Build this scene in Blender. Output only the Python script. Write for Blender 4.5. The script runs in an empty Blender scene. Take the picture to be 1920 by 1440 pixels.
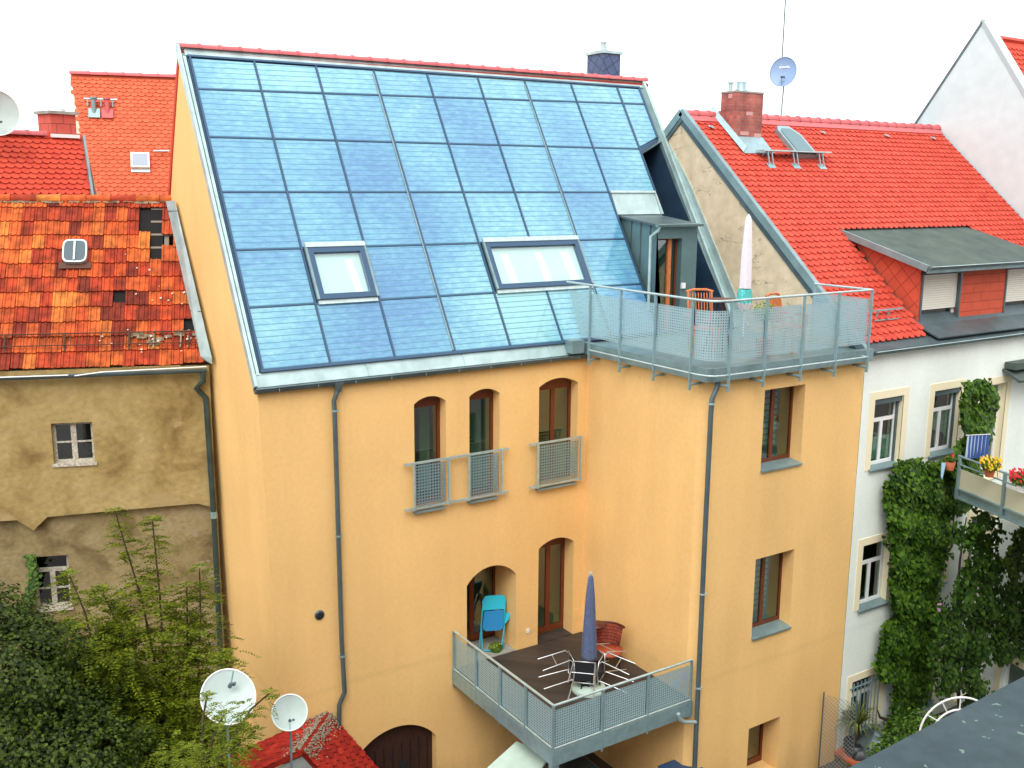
import bpy, math, random
from math import sin, cos, pi, radians, sqrt, atan2
from mathutils import Vector as V, Matrix
from mathutils.geometry import tessellate_polygon
random.seed(7)
S = bpy.context.scene
# ------------------------------------------------------------------ camera
H = 11.25                                     # eye height over the courtyard
FPX, YAW, PITCH, ROLL = 1873.2, 0.575723, 0.195292, 0.0064489
F_ = V((sin(YAW)*cos(PITCH), cos(YAW)*cos(PITCH), -sin(PITCH)))
R0 = V((cos(YAW), -sin(YAW), 0)); U0 = R0.cross(F_)
R_ = R0*cos(ROLL)+U0*sin(ROLL); U_ = U0*cos(ROLL)-R0*sin(ROLL)
CAM = V((0, 0, H))
cd = bpy.data.cameras.new('camera'); cam = bpy.data.objects.new('camera', cd)
S.collection.objects.link(cam); S.camera = cam
cd.sensor_width = 36; cd.lens = 36*FPX/1920; cd.clip_end = 2000; cd.clip_start = 0.1
cam.matrix_world = Matrix(((R_.x, U_.x, -F_.x, 0), (R_.y, U_.y, -F_.y, 0), (R_.z, U_.z, -F_.z, H), (0, 0, 0, 1)))
# ------------------------------------------------------------------ world, sun, exposure
SUN_AZ, SUN_EL = radians(222), radians(50)    # azimuth of the sun, clockwise from +Y
w = bpy.data.worlds.new("World"); S.world = w; w.use_nodes = True
nt = w.node_tree; bg = nt.nodes['Background']
sky = nt.nodes.new('ShaderNodeTexSky'); sky.sky_type = 'NISHITA'; sky.sun_disc = False
sky.sun_elevation = SUN_EL; sky.sun_rotation = SUN_AZ; sky.air_density = 1; sky.dust_density = 6; sky.ozone_density = 1
hs = nt.nodes.new('ShaderNodeHueSaturation'); hs.inputs['Saturation'].default_value = 0.22
nt.links.new(sky.outputs[0], hs.inputs['Color'])
veil = nt.nodes.new('ShaderNodeMixRGB'); veil.inputs[0].default_value = 0.8      # even overcast layer over the clear-sky model
veil.inputs[2].default_value = (7.4, 7.5, 7.7, 1); nt.links.new(hs.outputs[0], veil.inputs[1])
nt.links.new(veil.outputs[0], bg.inputs['Color']); bg.inputs['Strength'].default_value = 0.15
sl = bpy.data.lights.new('sun', 'SUN'); sl.energy = 0.9; sl.angle = radians(30); sl.color = (1, .96, .9)
so = bpy.data.objects.new('sun', sl); S.collection.objects.link(so)
sd = V((sin(SUN_AZ)*cos(SUN_EL), cos(SUN_AZ)*cos(SUN_EL), sin(SUN_EL)))
so.rotation_euler = (-sd).to_track_quat('-Z', 'Y').to_euler(); so.location = (0, 0, 40)
S.view_settings.view_transform = 'Standard'; S.view_settings.look = 'None'
S.view_settings.exposure = 0.84; S.view_settings.gamma = 1
# ------------------------------------------------------------------ measuring helpers
def ray(x, y): return F_+R_*((x-960)/FPX)-U_*((y-720)/FPX)
def hy(Y, x, y): d = ray(x, y); return CAM+d*(Y/d.y)
def hx(X, x, y): d = ray(x, y); return CAM+d*(X/d.x)
def hz(Z, x, y): d = ray(x, y); return CAM+d*((Z-H)/d.z)
def hp(P, N, x, y): d = ray(x, y); return CAM+d*((P-CAM).dot(N)/d.dot(N))
def ht(D, x, y): d = ray(x, y); return CAM+d.normalized()*D
# ------------------------------------------------------------------ mesh helpers
class MB:
    def __init__(s): s.v = []; s.f = []; s.uv = []; s.sm = []
    def add(s, vs, fs, uvs=None, smooth=False):
        b = len(s.v); s.v += [V(p) for p in vs]
        for i, f in enumerate(fs):
            s.f.append([b+k for k in f]); s.uv.append(uvs[i] if uvs else None); s.sm.append(smooth)
    def quad(s, a, b, c, d, uv=True):
        a, b, c, d = V(a), V(b), V(c), V(d); e = (b-a); L = e.length or 1; e = e/L
        n = e.cross(d-a); n.normalize(); g = n.cross(e)
        s.add([a, b, c, d], [(0, 1, 2, 3)], [[((p-a).dot(e), (p-a).dot(g)) for p in (a, b, c, d)]])
    def box(s, x0, x1, y0, y1, z0, z1):
        vs = [(x, y, z) for z in (z0, z1) for y in (y0, y1) for x in (x0, x1)]
        s.add(vs, [(0, 2, 3, 1), (4, 5, 7, 6), (0, 1, 5, 4), (2, 6, 7, 3), (0, 4, 6, 2), (1, 3, 7, 5)],
              [[(vs[k][0]+vs[k][1], vs[k][2]) if f < 2 or f > 99 else (vs[k][0], vs[k][1]) for k in q] if f < 2 else [(vs[k][0]+vs[k][1], vs[k][2]) for k in q]
               for f, q in enumerate([(0, 2, 3, 1), (4, 5, 7, 6), (0, 1, 5, 4), (2, 6, 7, 3), (0, 4, 6, 2), (1, 3, 7, 5)])])
    def obox(s, c, ax, ay, az):               # centre and three half-axis vectors
        c, ax, ay, az = V(c), V(ax), V(ay), V(az)
        vs = [c+ax*i+ay*j+az*k for k in (-1, 1) for j in (-1, 1) for i in (-1, 1)]
        fs = [(0, 2, 3, 1), (4, 5, 7, 6), (0, 1, 5, 4), (2, 6, 7, 3), (0, 4, 6, 2), (1, 3, 7, 5)]
        lx, ly, lz = ax.length, ay.length, az.length
        loc = [(i*lx, j*ly, k*lz) for k in (-1, 1) for j in (-1, 1) for i in (-1, 1)]
        ii = [(0, 1), (0, 1), (0, 2), (0, 2), (1, 2), (1, 2)]
        s.add(vs, fs, [[(loc[k][ii[n][0]], loc[k][ii[n][1]]) for k in f] for n, f in enumerate(fs)])
    def bar(s, a, b, wd, ht, up=(0, 0, 1)):   # rectangular bar from a to b
        a, b, up = V(a), V(b), V(up); d = (b-a); L = d.length; d.normalize()
        sx = d.cross(up); sx.normalize(); u = sx.cross(d)
        s.obox((a+b)/2, d*(L/2), sx*(wd/2), u*(ht/2))
    def slab(s, a, b, c, d, t):
        a, b, c, d = V(a), V(b), V(c), V(d); e = (b-a).normalized(); n = e.cross(d-a).normalized(); g = n.cross(e)
        top = [a, b, c, d]; bot = [p-n*t for p in top]
        uv = [((p-a).dot(e), (p-a).dot(g)) for p in top]
        s.add(top+bot, [(0, 1, 2, 3), (7, 6, 5, 4)]+[(k, k+4, (k+1) % 4+4, (k+1) % 4) for k in range(4)],
              [uv, uv[::-1]]+[[uv[k], uv[k], uv[(k+1) % 4], uv[(k+1) % 4]] for k in range(4)])
    def prism(s, pts, vec, holes=()):
        """flat polygon (with holes), extruded by vec"""
        vec = V(vec); loops = [[V(p) for p in pts]]+[[V(p) for p in h] for h in holes]
        flat = [p for l in loops for p in l]; n = len(flat)
        a = loops[0][0]; e = (loops[0][1]-a).normalized(); nn = vec.normalized() if vec.length else V((0, 0, 1)); g = nn.cross(e)
        uvp = [((p-a).dot(e), (p-a).dot(g)) for p in flat]
        tris = tessellate_polygon(loops)
        fs = [tuple(t) for t in tris]; uvs = [[uvp[k] for k in t] for t in tris]
        vs = list(flat)
        if vec.length:
            vs += [p+vec for p in flat]
            fs += [tuple(k+n for k in reversed(t)) for t in tris]; uvs += [[uvp[k] for k in reversed(t)] for t in tris]
            o = 0
            for l in loops:
                m = len(l)
                for i in range(m):
                    j = (i+1) % m; fs.append((o+i, o+j, o+j+n, o+i+n)); u, q = uvp[o+i], uvp[o+j]
                    uvs.append([u, q, (q[0], q[1]+.1), (u[0], u[1]+.1)])
                o += m
        s.add(vs, fs, uvs)
    def tube(s, pts, r, n=8, smooth=True, closed=False):
        pts = [V(p) for p in pts]; m = len(pts); rings = []
        rr = r if isinstance(r, (list, tuple)) else [r]*m
        prev = None
        for i, p in enumerate(pts):
            if closed: t = (pts[(i+1) % m]-pts[i-1])
            else: t = (pts[min(i+1, m-1)]-pts[max(i-1, 0)])
            t.normalize()
            if prev is None:
                u = t.orthogonal().normalized()
            else:
                u = (prev-t*prev.dot(t)); u.normalize()
            prev = u; q = t.cross(u)
            rings.append([p+(u*cos(2*pi*k/n)+q*sin(2*pi*k/n))*rr[i] for k in range(n)])
        vs = [x for g in rings for x in g]; fs = []
        for i in range(m if closed else m-1):
            for k in range(n):
                a = i*n+k; b = i*n+(k+1) % n; c = ((i+1) % m)*n+(k+1) % n; d = ((i+1) % m)*n+k
                fs.append((a, b, c, d))
        s.add(vs, fs, None, smooth)
        if not closed:
            s.add(rings[0], [tuple(range(n))]); s.add(rings[-1], [tuple(reversed(range(n)))])
    def lathe(s, base, prof, n=20, axis=(0, 0, 1), smooth=True, fold=0, nf=8, ph=0):
        base = V(base); ax = V(axis).normalized(); u = ax.orthogonal().normalized(); q = ax.cross(u); vs = []; fs = []
        for (r, h) in prof:
            for k in range(n):
                a = 2*pi*k/n; rr = r*(1+fold*cos(nf*a+ph)); vs.append(base+ax*h+(u*cos(a)+q*sin(a))*rr)
        for i in range(len(prof)-1):
            for k in range(n):
                fs.append((i*n+k, i*n+(k+1) % n, (i+1)*n+(k+1) % n, (i+1)*n+k))
        s.add(vs, fs, None, smooth)
        if prof[0][0] > 1e-4: s.add(vs[:n], [tuple(reversed(range(n)))])
        if prof[-1][0] > 1e-4: s.add(vs[-n:], [tuple(range(n))])
    def build(s, name, mat, parent=None, label=None):
        me = bpy.data.meshes.new(name)
        lo = V((min(p.x for p in s.v), min(p.y for p in s.v), min(p.z for p in s.v)))
        hi = V((max(p.x for p in s.v), max(p.y for p in s.v), max(p.z for p in s.v)))
        o0 = V(((lo.x+hi.x)/2, (lo.y+hi.y)/2, lo.z))
        me.from_pydata([tuple(p-o0) for p in s.v], [], s.f)
        if any(u for u in s.uv):
            ul = me.uv_layers.new(name='UVMap'); i = 0; buf = []
            for f, u in zip(s.f, s.uv):
                for k in range(len(f)): buf += list(u[k]) if u else [0, 0]
            ul.data.foreach_set('uv', buf)
        me.polygons.foreach_set('use_smooth', s.sm)
        me.materials.append(mat); me.update()
        o = bpy.data.objects.new(name, me); S.collection.objects.link(o)
        o['_o'] = tuple(o0)
        if parent is not None:
            o.parent = parent; o.location = o0-V(parent['_o'])
        else: o.location = o0
        if label: o['label'] = label
        return o
def tag(o, label=None, cat=None, group=None, kind=None):
    if label: o['label'] = label
    if cat: o['category'] = cat
    if group: o['group'] = group
    if kind: o['kind'] = kind
    return o
def thing(name, loc, label, cat, group=None):
    o = bpy.data.objects.new(name, None); S.collection.objects.link(o); o.location = loc; o['_o'] = tuple(loc)
    o.empty_display_size = .2
    return tag(o, label, cat, group)
# ------------------------------------------------------------------ materials
def nodes(m):
    m.use_nodes = True; t = m.node_tree; return t, t.nodes['Principled BSDF']
def mat(name, col, rough=.7, metal=0, var=0, vscale=3, bump=0, bscale=60, spec=.4, coat=0, col2=None, stretch=None, vdet=4, island=0, trans=0):
    m = bpy.data.materials.new(name); t, b = nodes(m); N = t.nodes; L = t.links
    b.inputs['Roughness'].default_value = rough; b.inputs['Metallic'].default_value = metal
    b.inputs['Specular IOR Level'].default_value = spec; b.inputs['Coat Weight'].default_value = coat
    c = tuple(col)+(1,); last = None
    if var or col2:
        tc = N.new('ShaderNodeTexCoord'); mp = N.new('ShaderNodeMapping'); L.new(tc.outputs['Object'], mp.inputs[0])
        if stretch: mp.inputs['Scale'].default_value = stretch
        nz = N.new('ShaderNodeTexNoise'); nz.inputs['Scale'].default_value = vscale; nz.inputs['Detail'].default_value = vdet
        nz.inputs['Roughness'].default_value = .6; L.new(mp.outputs[0], nz.inputs['Vector'])
        r = N.new('ShaderNodeValToRGB'); L.new(nz.outputs[0], r.inputs[0])
        r.color_ramp.elements[0].position = .33; r.color_ramp.elements[1].position = .67
        if col2: r.color_ramp.elements[0].color = tuple(col2)+(1,); r.color_ramp.elements[1].color = c
        else:
            r.color_ramp.elements[0].color = tuple(x*(1-var) for x in col)+(1,)
            r.color_ramp.elements[1].color = tuple(min(1, x*(1+var)) for x in col)+(1,)
        last = r.outputs[0]
    if island:
        g = N.new('ShaderNodeNewGeometry'); mr = N.new('ShaderNodeMapRange'); L.new(g.outputs['Random Per Island'], mr.inputs[0])
        mr.inputs[3].default_value = 1-island; mr.inputs[4].default_value = 1+island
        h = N.new('ShaderNodeHueSaturation'); L.new(mr.outputs[0], h.inputs['Value'])
        if last: L.new(last, h.inputs['Color'])
        else: h.inputs['Color'].default_value = c
        last = h.outputs[0]
    if last: L.new(last, b.inputs['Base Color'])
    else: b.inputs['Base Color'].default_value = c
    if bump:
        tc = N.new('ShaderNodeTexCoord'); nz = N.new('ShaderNodeTexNoise'); nz.inputs['Scale'].default_value = bscale; nz.inputs['Detail'].default_value = 3
        L.new(tc.outputs['Object'], nz.inputs['Vector']); bp = N.new('ShaderNodeBump'); bp.inputs['Strength'].default_value = bump
        bp.inputs['Distance'].default_value = .01; L.new(nz.outputs[0], bp.inputs['Height']); L.new(bp.outputs[0], b.inputs['Normal'])
    return m
def leafmat(name, dark, light, tr=.25):
    m = bpy.data.materials.new(name); t, b = nodes(m); N = t.nodes; L = t.links
    g = N.new('ShaderNodeNewGeometry'); r = N.new('ShaderNodeValToRGB'); L.new(g.outputs['Random Per Island'], r.inputs[0])
    r.color_ramp.elements[0].color = tuple(dark)+(1,); r.color_ramp.elements[1].color = tuple(light)+(1,)
    r.color_ramp.elements[0].position = .1
    L.new(r.outputs[0], b.inputs['Base Color']); b.inputs['Roughness'].default_value = .55; b.inputs['Specular IOR Level'].default_value = .3
    tl = N.new('ShaderNodeBsdfTranslucent'); L.new(r.outputs[0], tl.inputs[0]); mx = N.new('ShaderNodeMixShader'); mx.inputs[0].default_value = tr
    L.new(b.outputs[0], mx.inputs[1]); L.new(tl.outputs[0], mx.inputs[2]); L.new(mx.outputs[0], N['Material Output'].inputs[0])
    return m
def mathn(N, L, op, a, b=None):
    n = N.new('ShaderNodeMath'); n.operation = op
    for i, x in enumerate((a, b)):
        if x is None: continue
        if isinstance(x, (int, float)): n.inputs[i].default_value = x
        else: L.new(x, n.inputs[i])
    return n.outputs[0]
def perf_mat(name, col, pitch=.045, rad=.3, metal=.5, rough=.45):
    m = bpy.data.materials.new(name); t, b = nodes(m); N = t.nodes; L = t.links
    b.inputs['Base Color'].default_value = tuple(col)+(1,); b.inputs['Metallic'].default_value = metal; b.inputs['Roughness'].default_value = rough
    uv = N.new('ShaderNodeUVMap'); uv.uv_map = 'UVMap'; sp = N.new('ShaderNodeSeparateXYZ'); L.new(uv.outputs[0], sp.inputs[0]); o = []
    for k in (0, 1):
        f = mathn(N, L, 'FRACT', mathn(N, L, 'DIVIDE', sp.outputs[k], pitch)); f = mathn(N, L, 'SUBTRACT', f, .5)
        o.append(mathn(N, L, 'MULTIPLY', f, f))
    d = mathn(N, L, 'ADD', o[0], o[1]); h = mathn(N, L, 'LESS_THAN', d, rad*rad)
    tr = N.new('ShaderNodeBsdfTransparent'); mx = N.new('ShaderNodeMixShader'); L.new(h, mx.inputs[0]); L.new(b.outputs[0], mx.inputs[1]); L.new(tr.outputs[0], mx.inputs[2])
    L.new(mx.outputs[0], N['Material Output'].inputs[0]); return m
def glass_mat(name, tint=(.55, .68, .62), refl=(.5, .62, .75), base=.12):
    m = bpy.data.materials.new(name); t, b = nodes(m); N = t.nodes; L = t.links; N.remove(b)
    tr = N.new('ShaderNodeBsdfTransparent'); tr.inputs[0].default_value = tuple(tint)+(1,)
    gl = N.new('ShaderNodeBsdfGlossy'); gl.inputs['Roughness'].default_value = .03; gl.inputs['Color'].default_value = (.9, .95, 1, 1)
    fr = N.new('ShaderNodeFresnel'); fr.inputs[0].default_value = 1.5
    ge = N.new('ShaderNodeNewGeometry'); f = mathn(N, L, 'MULTIPLY', mathn(N, L, 'ADD', fr.outputs[0], base), mathn(N, L, 'SUBTRACT', 1.0, ge.outputs['Backfacing']))
    mx = N.new('ShaderNodeMixShader'); L.new(f, mx.inputs[0]); L.new(tr.outputs[0], mx.inputs[1]); L.new(gl.outputs[0], mx.inputs[2])
    L.new(mx.outputs[0], N['Material Output'].inputs[0]); return m
def solar_mat(name):
    m = bpy.data.materials.new(name); t, b = nodes(m); N = t.nodes; L = t.links
    uv = N.new('ShaderNodeUVMap'); uv.uv_map = 'UVMap'; sp = N.new('ShaderNodeSeparateXYZ'); L.new(uv.outputs[0], sp.inputs[0])
    f = mathn(N, L, 'FRACT', mathn(N, L, 'DIVIDE', sp.outputs[1], .107)); ln = mathn(N, L, 'LESS_THAN', f, .15)
    oi = N.new('ShaderNodeObjectInfo')
    tc = N.new('ShaderNodeTexCoord'); mp = N.new('ShaderNodeMapping'); L.new(tc.outputs['UV'], mp.inputs[0]); mp.inputs['Scale'].default_value = (2.2, 5, 1)
    cb = N.new('ShaderNodeCombineXYZ'); L.new(mathn(N, L, 'MULTIPLY', oi.outputs['Random'], 37.0), cb.inputs[2]); L.new(mathn(N, L, 'MULTIPLY', oi.outputs['Random'], 37.0), cb.inputs[0])
    L.new(cb.outputs[0], mp.inputs['Location'])
    nz = N.new('ShaderNodeTexNoise'); nz.inputs['Scale'].default_value = 2.6; nz.inputs['Detail'].default_value = 5; nz.inputs['Roughness'].default_value = .65; L.new(mp.outputs[0], nz.inputs['Vector'])
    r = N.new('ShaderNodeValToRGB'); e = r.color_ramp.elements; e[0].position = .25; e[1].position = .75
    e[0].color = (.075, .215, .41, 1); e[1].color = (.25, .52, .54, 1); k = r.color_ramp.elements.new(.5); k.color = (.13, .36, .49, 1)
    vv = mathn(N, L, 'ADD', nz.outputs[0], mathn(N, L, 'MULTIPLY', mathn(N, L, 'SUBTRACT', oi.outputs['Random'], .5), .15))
    gp = N.new('ShaderNodeNewGeometry'); big = N.new('ShaderNodeTexNoise'); big.inputs['Scale'].default_value = .33; big.inputs['Detail'].default_value = 2; L.new(gp.outputs['Position'], big.inputs['Vector'])  # broad changes of reflection across the roof, put into the panel colour
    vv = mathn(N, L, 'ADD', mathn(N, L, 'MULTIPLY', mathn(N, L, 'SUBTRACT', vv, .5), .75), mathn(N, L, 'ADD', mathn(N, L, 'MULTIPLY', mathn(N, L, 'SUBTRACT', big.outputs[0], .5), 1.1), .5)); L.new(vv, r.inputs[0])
    mx = N.new('ShaderNodeMixRGB'); L.new(mathn(N, L, 'MULTIPLY', ln, .75), mx.inputs[0]); L.new(r.outputs[0], mx.inputs[1]); mx.inputs[2].default_value = (.02, .16, .25, 1)
    L.new(mx.outputs[0], b.inputs['Base Color']); b.inputs['Roughness'].default_value = .5; b.inputs['Specular IOR Level'].default_value = .3
    b.inputs['Coat Weight'].default_value = 1; b.inputs['Coat Roughness'].default_value = .03; b.inputs['Coat IOR'].default_value = 1.6
    bp = N.new('ShaderNodeBump'); bp.inputs['Strength'].default_value = .35; bp.inputs['Distance'].default_value = .004
    n2 = N.new('ShaderNodeTexNoise'); n2.inputs['Scale'].default_value = 3; L.new(tc.outputs['UV'], n2.inputs['Vector']); L.new(n2.outputs[0], bp.inputs['Height'])
    L.new(bp.outputs[0], b.inputs['Coat Normal'])
    return m
def plaster_mat(name, col):
    m = bpy.data.materials.new(name); t, b = nodes(m); N = t.nodes; L = t.links
    g = N.new('ShaderNodeNewGeometry'); last = None
    hs_ = N.new('ShaderNodeHueSaturation'); hs_.inputs['Color'].default_value = tuple(col)+(1,); val = None
    for sc, st, amp, det in ((.55, (1, 1, 1), .07, 4), (1.9, (1, 1, .13), .05, 6), (14, (1, 1, 1), .04, 5)):
        mp = N.new('ShaderNodeMapping'); mp.inputs['Scale'].default_value = st; L.new(g.outputs['Position'], mp.inputs[0])
        nz = N.new('ShaderNodeTexNoise'); nz.inputs['Scale'].default_value = sc; nz.inputs['Detail'].default_value = det; L.new(mp.outputs[0], nz.inputs['Vector'])
        x = mathn(N, L, 'MULTIPLY', mathn(N, L, 'SUBTRACT', nz.outputs[0], .5), amp*4); val = x if val is None else mathn(N, L, 'ADD', val, x)
        if sc == 1.9: streak = nz
    sp = N.new('ShaderNodeSeparateXYZ'); L.new(g.outputs['Position'], sp.inputs[0])
    # faint horizontal working joint of the render
    wob = mathn(N, L, 'MULTIPLY', mathn(N, L, 'SUBTRACT', streak.outputs[0], .5), .15)
    d = mathn(N, L, 'ABSOLUTE', mathn(N, L, 'ADD', mathn(N, L, 'SUBTRACT', sp.outputs[2], 2.75), wob)); mq = N.new('ShaderNodeMapRange'); L.new(d, mq.inputs[0]); mq.inputs[1].default_value = .0; mq.inputs[2].default_value = .09; mq.inputs[3].default_value = -.055; mq.inputs[4].default_value = 0; ln = mq.outputs[0]; val = mathn(N, L, 'ADD', val, ln)
    # splash dirt at the foot
    mr = N.new('ShaderNodeMapRange'); L.new(mathn(N, L, 'ADD', sp.outputs[2], mathn(N, L, 'MULTIPLY', streak.outputs[0], 1.5)), mr.inputs[0]); mr.inputs[1].default_value = .4; mr.inputs[2].default_value = 1.6; mr.inputs[3].default_value = -.30; mr.inputs[4].default_value = 0
    val = mathn(N, L, 'ADD', val, mr.outputs[0]); L.new(mathn(N, L, 'ADD', val, 1.0), hs_.inputs['Value']); L.new(hs_.outputs[0], b.inputs['Base Color'])
    b.inputs['Roughness'].default_value = .9; b.inputs['Specular IOR Level'].default_value = .15
    nz = N.new('ShaderNodeTexNoise'); nz.inputs['Scale'].default_value = 90; nz.inputs['Detail'].default_value = 3; L.new(g.outputs['Position'], nz.inputs['Vector'])
    bp = N.new('ShaderNodeBump'); bp.inputs['Strength'].default_value = .35; bp.inputs['Distance'].default_value = .01; L.new(nz.outputs[0], bp.inputs['Height']); L.new(bp.outputs[0], b.inputs['Normal'])
    return m
def brick_mat(name, c1, c2, mortar, scale, bw=.5, rh=.25, ms=.02, rot=0, rough=.8, var=.15, offset=.5):
    m = bpy.data.materials.new(name); t, b = nodes(m); N = t.nodes; L = t.links
    uv = N.new('ShaderNodeUVMap'); uv.uv_map = 'UVMap'; mp = N.new('ShaderNodeMapping'); mp.inputs['Rotation'].default_value = (0, 0, rot); L.new(uv.outputs[0], mp.inputs[0])
    br = N.new('ShaderNodeTexBrick'); L.new(mp.outputs[0], br.inputs['Vector']); br.inputs['Scale'].default_value = scale; br.offset = offset
    br.inputs['Color1'].default_value = tuple(c1)+(1,); br.inputs['Color2'].default_value = tuple(c2)+(1,); br.inputs['Mortar'].default_value = tuple(mortar)+(1,)
    br.inputs['Brick Width'].default_value = bw; br.inputs['Row Height'].default_value = rh; br.inputs['Mortar Size'].default_value = ms
    nz = N.new('ShaderNodeTexNoise'); nz.inputs['Scale'].default_value = 4; nz.inputs['Detail'].default_value = 5; L.new(mp.outputs[0], nz.inputs['Vector'])
    mr = N.new('ShaderNodeMapRange'); L.new(nz.outputs[0], mr.inputs[0]); mr.inputs[1].default_value = .3; mr.inputs[2].default_value = .7; mr.inputs[3].default_value = 1-var; mr.inputs[4].default_value = 1+var
    h = N.new('ShaderNodeHueSaturation'); L.new(br.outputs[0], h.inputs['Color']); L.new(mr.outputs[0], h.inputs['Value'])
    L.new(h.outputs[0], b.inputs['Base Color']); b.inputs['Roughness'].default_value = rough
    bp = N.new('ShaderNodeBump'); bp.inputs['Strength'].default_value = .6; bp.inputs['Distance'].default_value = .01; bp.invert = True
    L.new(br.outputs['Fac'], bp.inputs['Height']); L.new(bp.outputs[0], b.inputs['Normal'])
    return m
def stain_mat(name, base, dark, light, rough=.9, scale=1.2, crack=0, bump=.5, extra=None):
    """old render: big blotches, small mottling, thin cracks"""
    m = bpy.data.materials.new(name); t, b = nodes(m); N = t.nodes; L = t.links
    tc = N.new('ShaderNodeTexCoord'); n1 = N.new('ShaderNodeTexNoise'); n1.inputs['Scale'].default_value = scale; n1.inputs['Detail'].default_value = 6; n1.inputs['Roughness'].default_value = .55; n1.inputs['Distortion'].default_value = .6
    L.new(tc.outputs['Object'], n1.inputs['Vector'])
    r = N.new('ShaderNodeValToRGB'); L.new(n1.outputs[0], r.inputs[0]); e = r.color_ramp.elements
    e[0].position = .3; e[0].color = tuple(dark)+(1,); e[1].position = .7; e[1].color = tuple(light)+(1,); k = e.new(.48); k.color = tuple(base)+(1,)
    n2 = N.new('ShaderNodeTexNoise'); n2.inputs['Scale'].default_value = scale*9; n2.inputs['Detail'].default_value = 5; L.new(tc.outputs['Object'], n2.inputs['Vector'])
    mr = N.new('ShaderNodeMapRange'); L.new(n2.outputs[0], mr.inputs[0]); mr.inputs[1].default_value = .3; mr.inputs[2].default_value = .7; am = .35 if bump <= .1 else 1; mr.inputs[3].default_value = 1-.14*am; mr.inputs[4].default_value = 1+.12*am
    h = N.new('ShaderNodeHueSaturation'); L.new(r.outputs[0], h.inputs['Color']); L.new(mr.outputs[0], h.inputs['Value']); last = h.outputs[0]
    if extra:                                  # repair patches of another tone, hard edges
        n4 = N.new('ShaderNodeTexNoise'); n4.inputs['Scale'].default_value = extra[1]; n4.inputs['Detail'].default_value = 7; n4.inputs['Roughness'].default_value = .6
        mp = N.new('ShaderNodeMapping'); mp.inputs['Location'].default_value = (5.3, 1.7, 9.1); L.new(tc.outputs['Object'], mp.inputs[0]); L.new(mp.outputs[0], n4.inputs['Vector'])
        rr = N.new('ShaderNodeValToRGB'); rr.color_ramp.elements[0].position = extra[2]; rr.color_ramp.elements[1].position = extra[2]+.05; L.new(n4.outputs[0], rr.inputs[0])
        mx = N.new('ShaderNodeMixRGB'); L.new(rr.outputs[0], mx.inputs[0]); L.new(last, mx.inputs[1]); mx.inputs[2].default_value = tuple(extra[0])+(1,); last = mx.outputs[0]
    if crack:
        mp = N.new('ShaderNodeMapping'); mp.inputs['Scale'].default_value = (1, 1.0, 3.2); L.new(tc.outputs['Object'], mp.inputs[0])
        n3 = N.new('ShaderNodeTexNoise'); n3.inputs['Scale'].default_value = .8; n3.inputs['Detail'].default_value = 9; n3.inputs['Roughness'].default_value = .62; L.new(mp.outputs[0], n3.inputs['Vector'])
        a = mathn(N, L, 'ABSOLUTE', mathn(N, L, 'SUBTRACT', n3.outputs[0], .5)); c = mathn(N, L, 'LESS_THAN', a, .0045)
        n5 = N.new('ShaderNodeTexNoise'); n5.inputs['Scale'].default_value = 1.1; L.new(tc.outputs['Object'], n5.inputs['Vector']); g = mathn(N, L, 'GREATER_THAN', n5.outputs[0], .52)
        mx = N.new('ShaderNodeMixRGB'); L.new(mathn(N, L, 'MULTIPLY', mathn(N, L, 'MULTIPLY', c, g), crack), mx.inputs[0]); L.new(last, mx.inputs[1]); mx.inputs[2].default_value = (.1, .08, .06, 1); last = mx.outputs[0]
    L.new(last, b.inputs['Base Color']); b.inputs['Roughness'].default_value = rough; b.inputs['Specular IOR Level'].default_value = .2
    bp = N.new('ShaderNodeBump'); bp.inputs['Strength'].default_value = bump; bp.inputs['Distance'].default_value = .015; L.new(n2.outputs[0], bp.inputs['Height']); L.new(bp.outputs[0], b.inputs['Normal'])
    return m
def ramp_island(name, cols, rough=.75, dirt=.3, bump=.3):
    m = bpy.data.materials.new(name); t, b = nodes(m); N = t.nodes; L = t.links
    g = N.new('ShaderNodeNewGeometry'); r = N.new('ShaderNodeValToRGB'); L.new(g.outputs['Random Per Island'], r.inputs[0]); e = r.color_ramp.elements
    for i, (p, c) in enumerate(cols):
        x = e[i] if i < 2 else e.new(p); x.position = p; x.color = tuple(c)+(1,)
    tc = N.new('ShaderNodeTexCoord'); nz = N.new('ShaderNodeTexNoise'); nz.inputs['Scale'].default_value = 6; nz.inputs['Detail'].default_value = 6; L.new(tc.outputs['Object'], nz.inputs['Vector'])
    mr = N.new('ShaderNodeMapRange'); L.new(nz.outputs[0], mr.inputs[0]); mr.inputs[1].default_value = .35; mr.inputs[2].default_value = .65; mr.inputs[3].default_value = 1-dirt; mr.inputs[4].default_value = 1+dirt*.4
    h = N.new('ShaderNodeHueSaturation'); L.new(r.outputs[0], h.inputs['Color']); L.new(mr.outputs[0], h.inputs['Value']); L.new(h.outputs[0], b.inputs['Base Color'])
    b.inputs['Roughness'].default_value = rough; b.inputs['Specular IOR Level'].default_value = .25
    return m
YEL = (.84, .535, .215)
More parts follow.
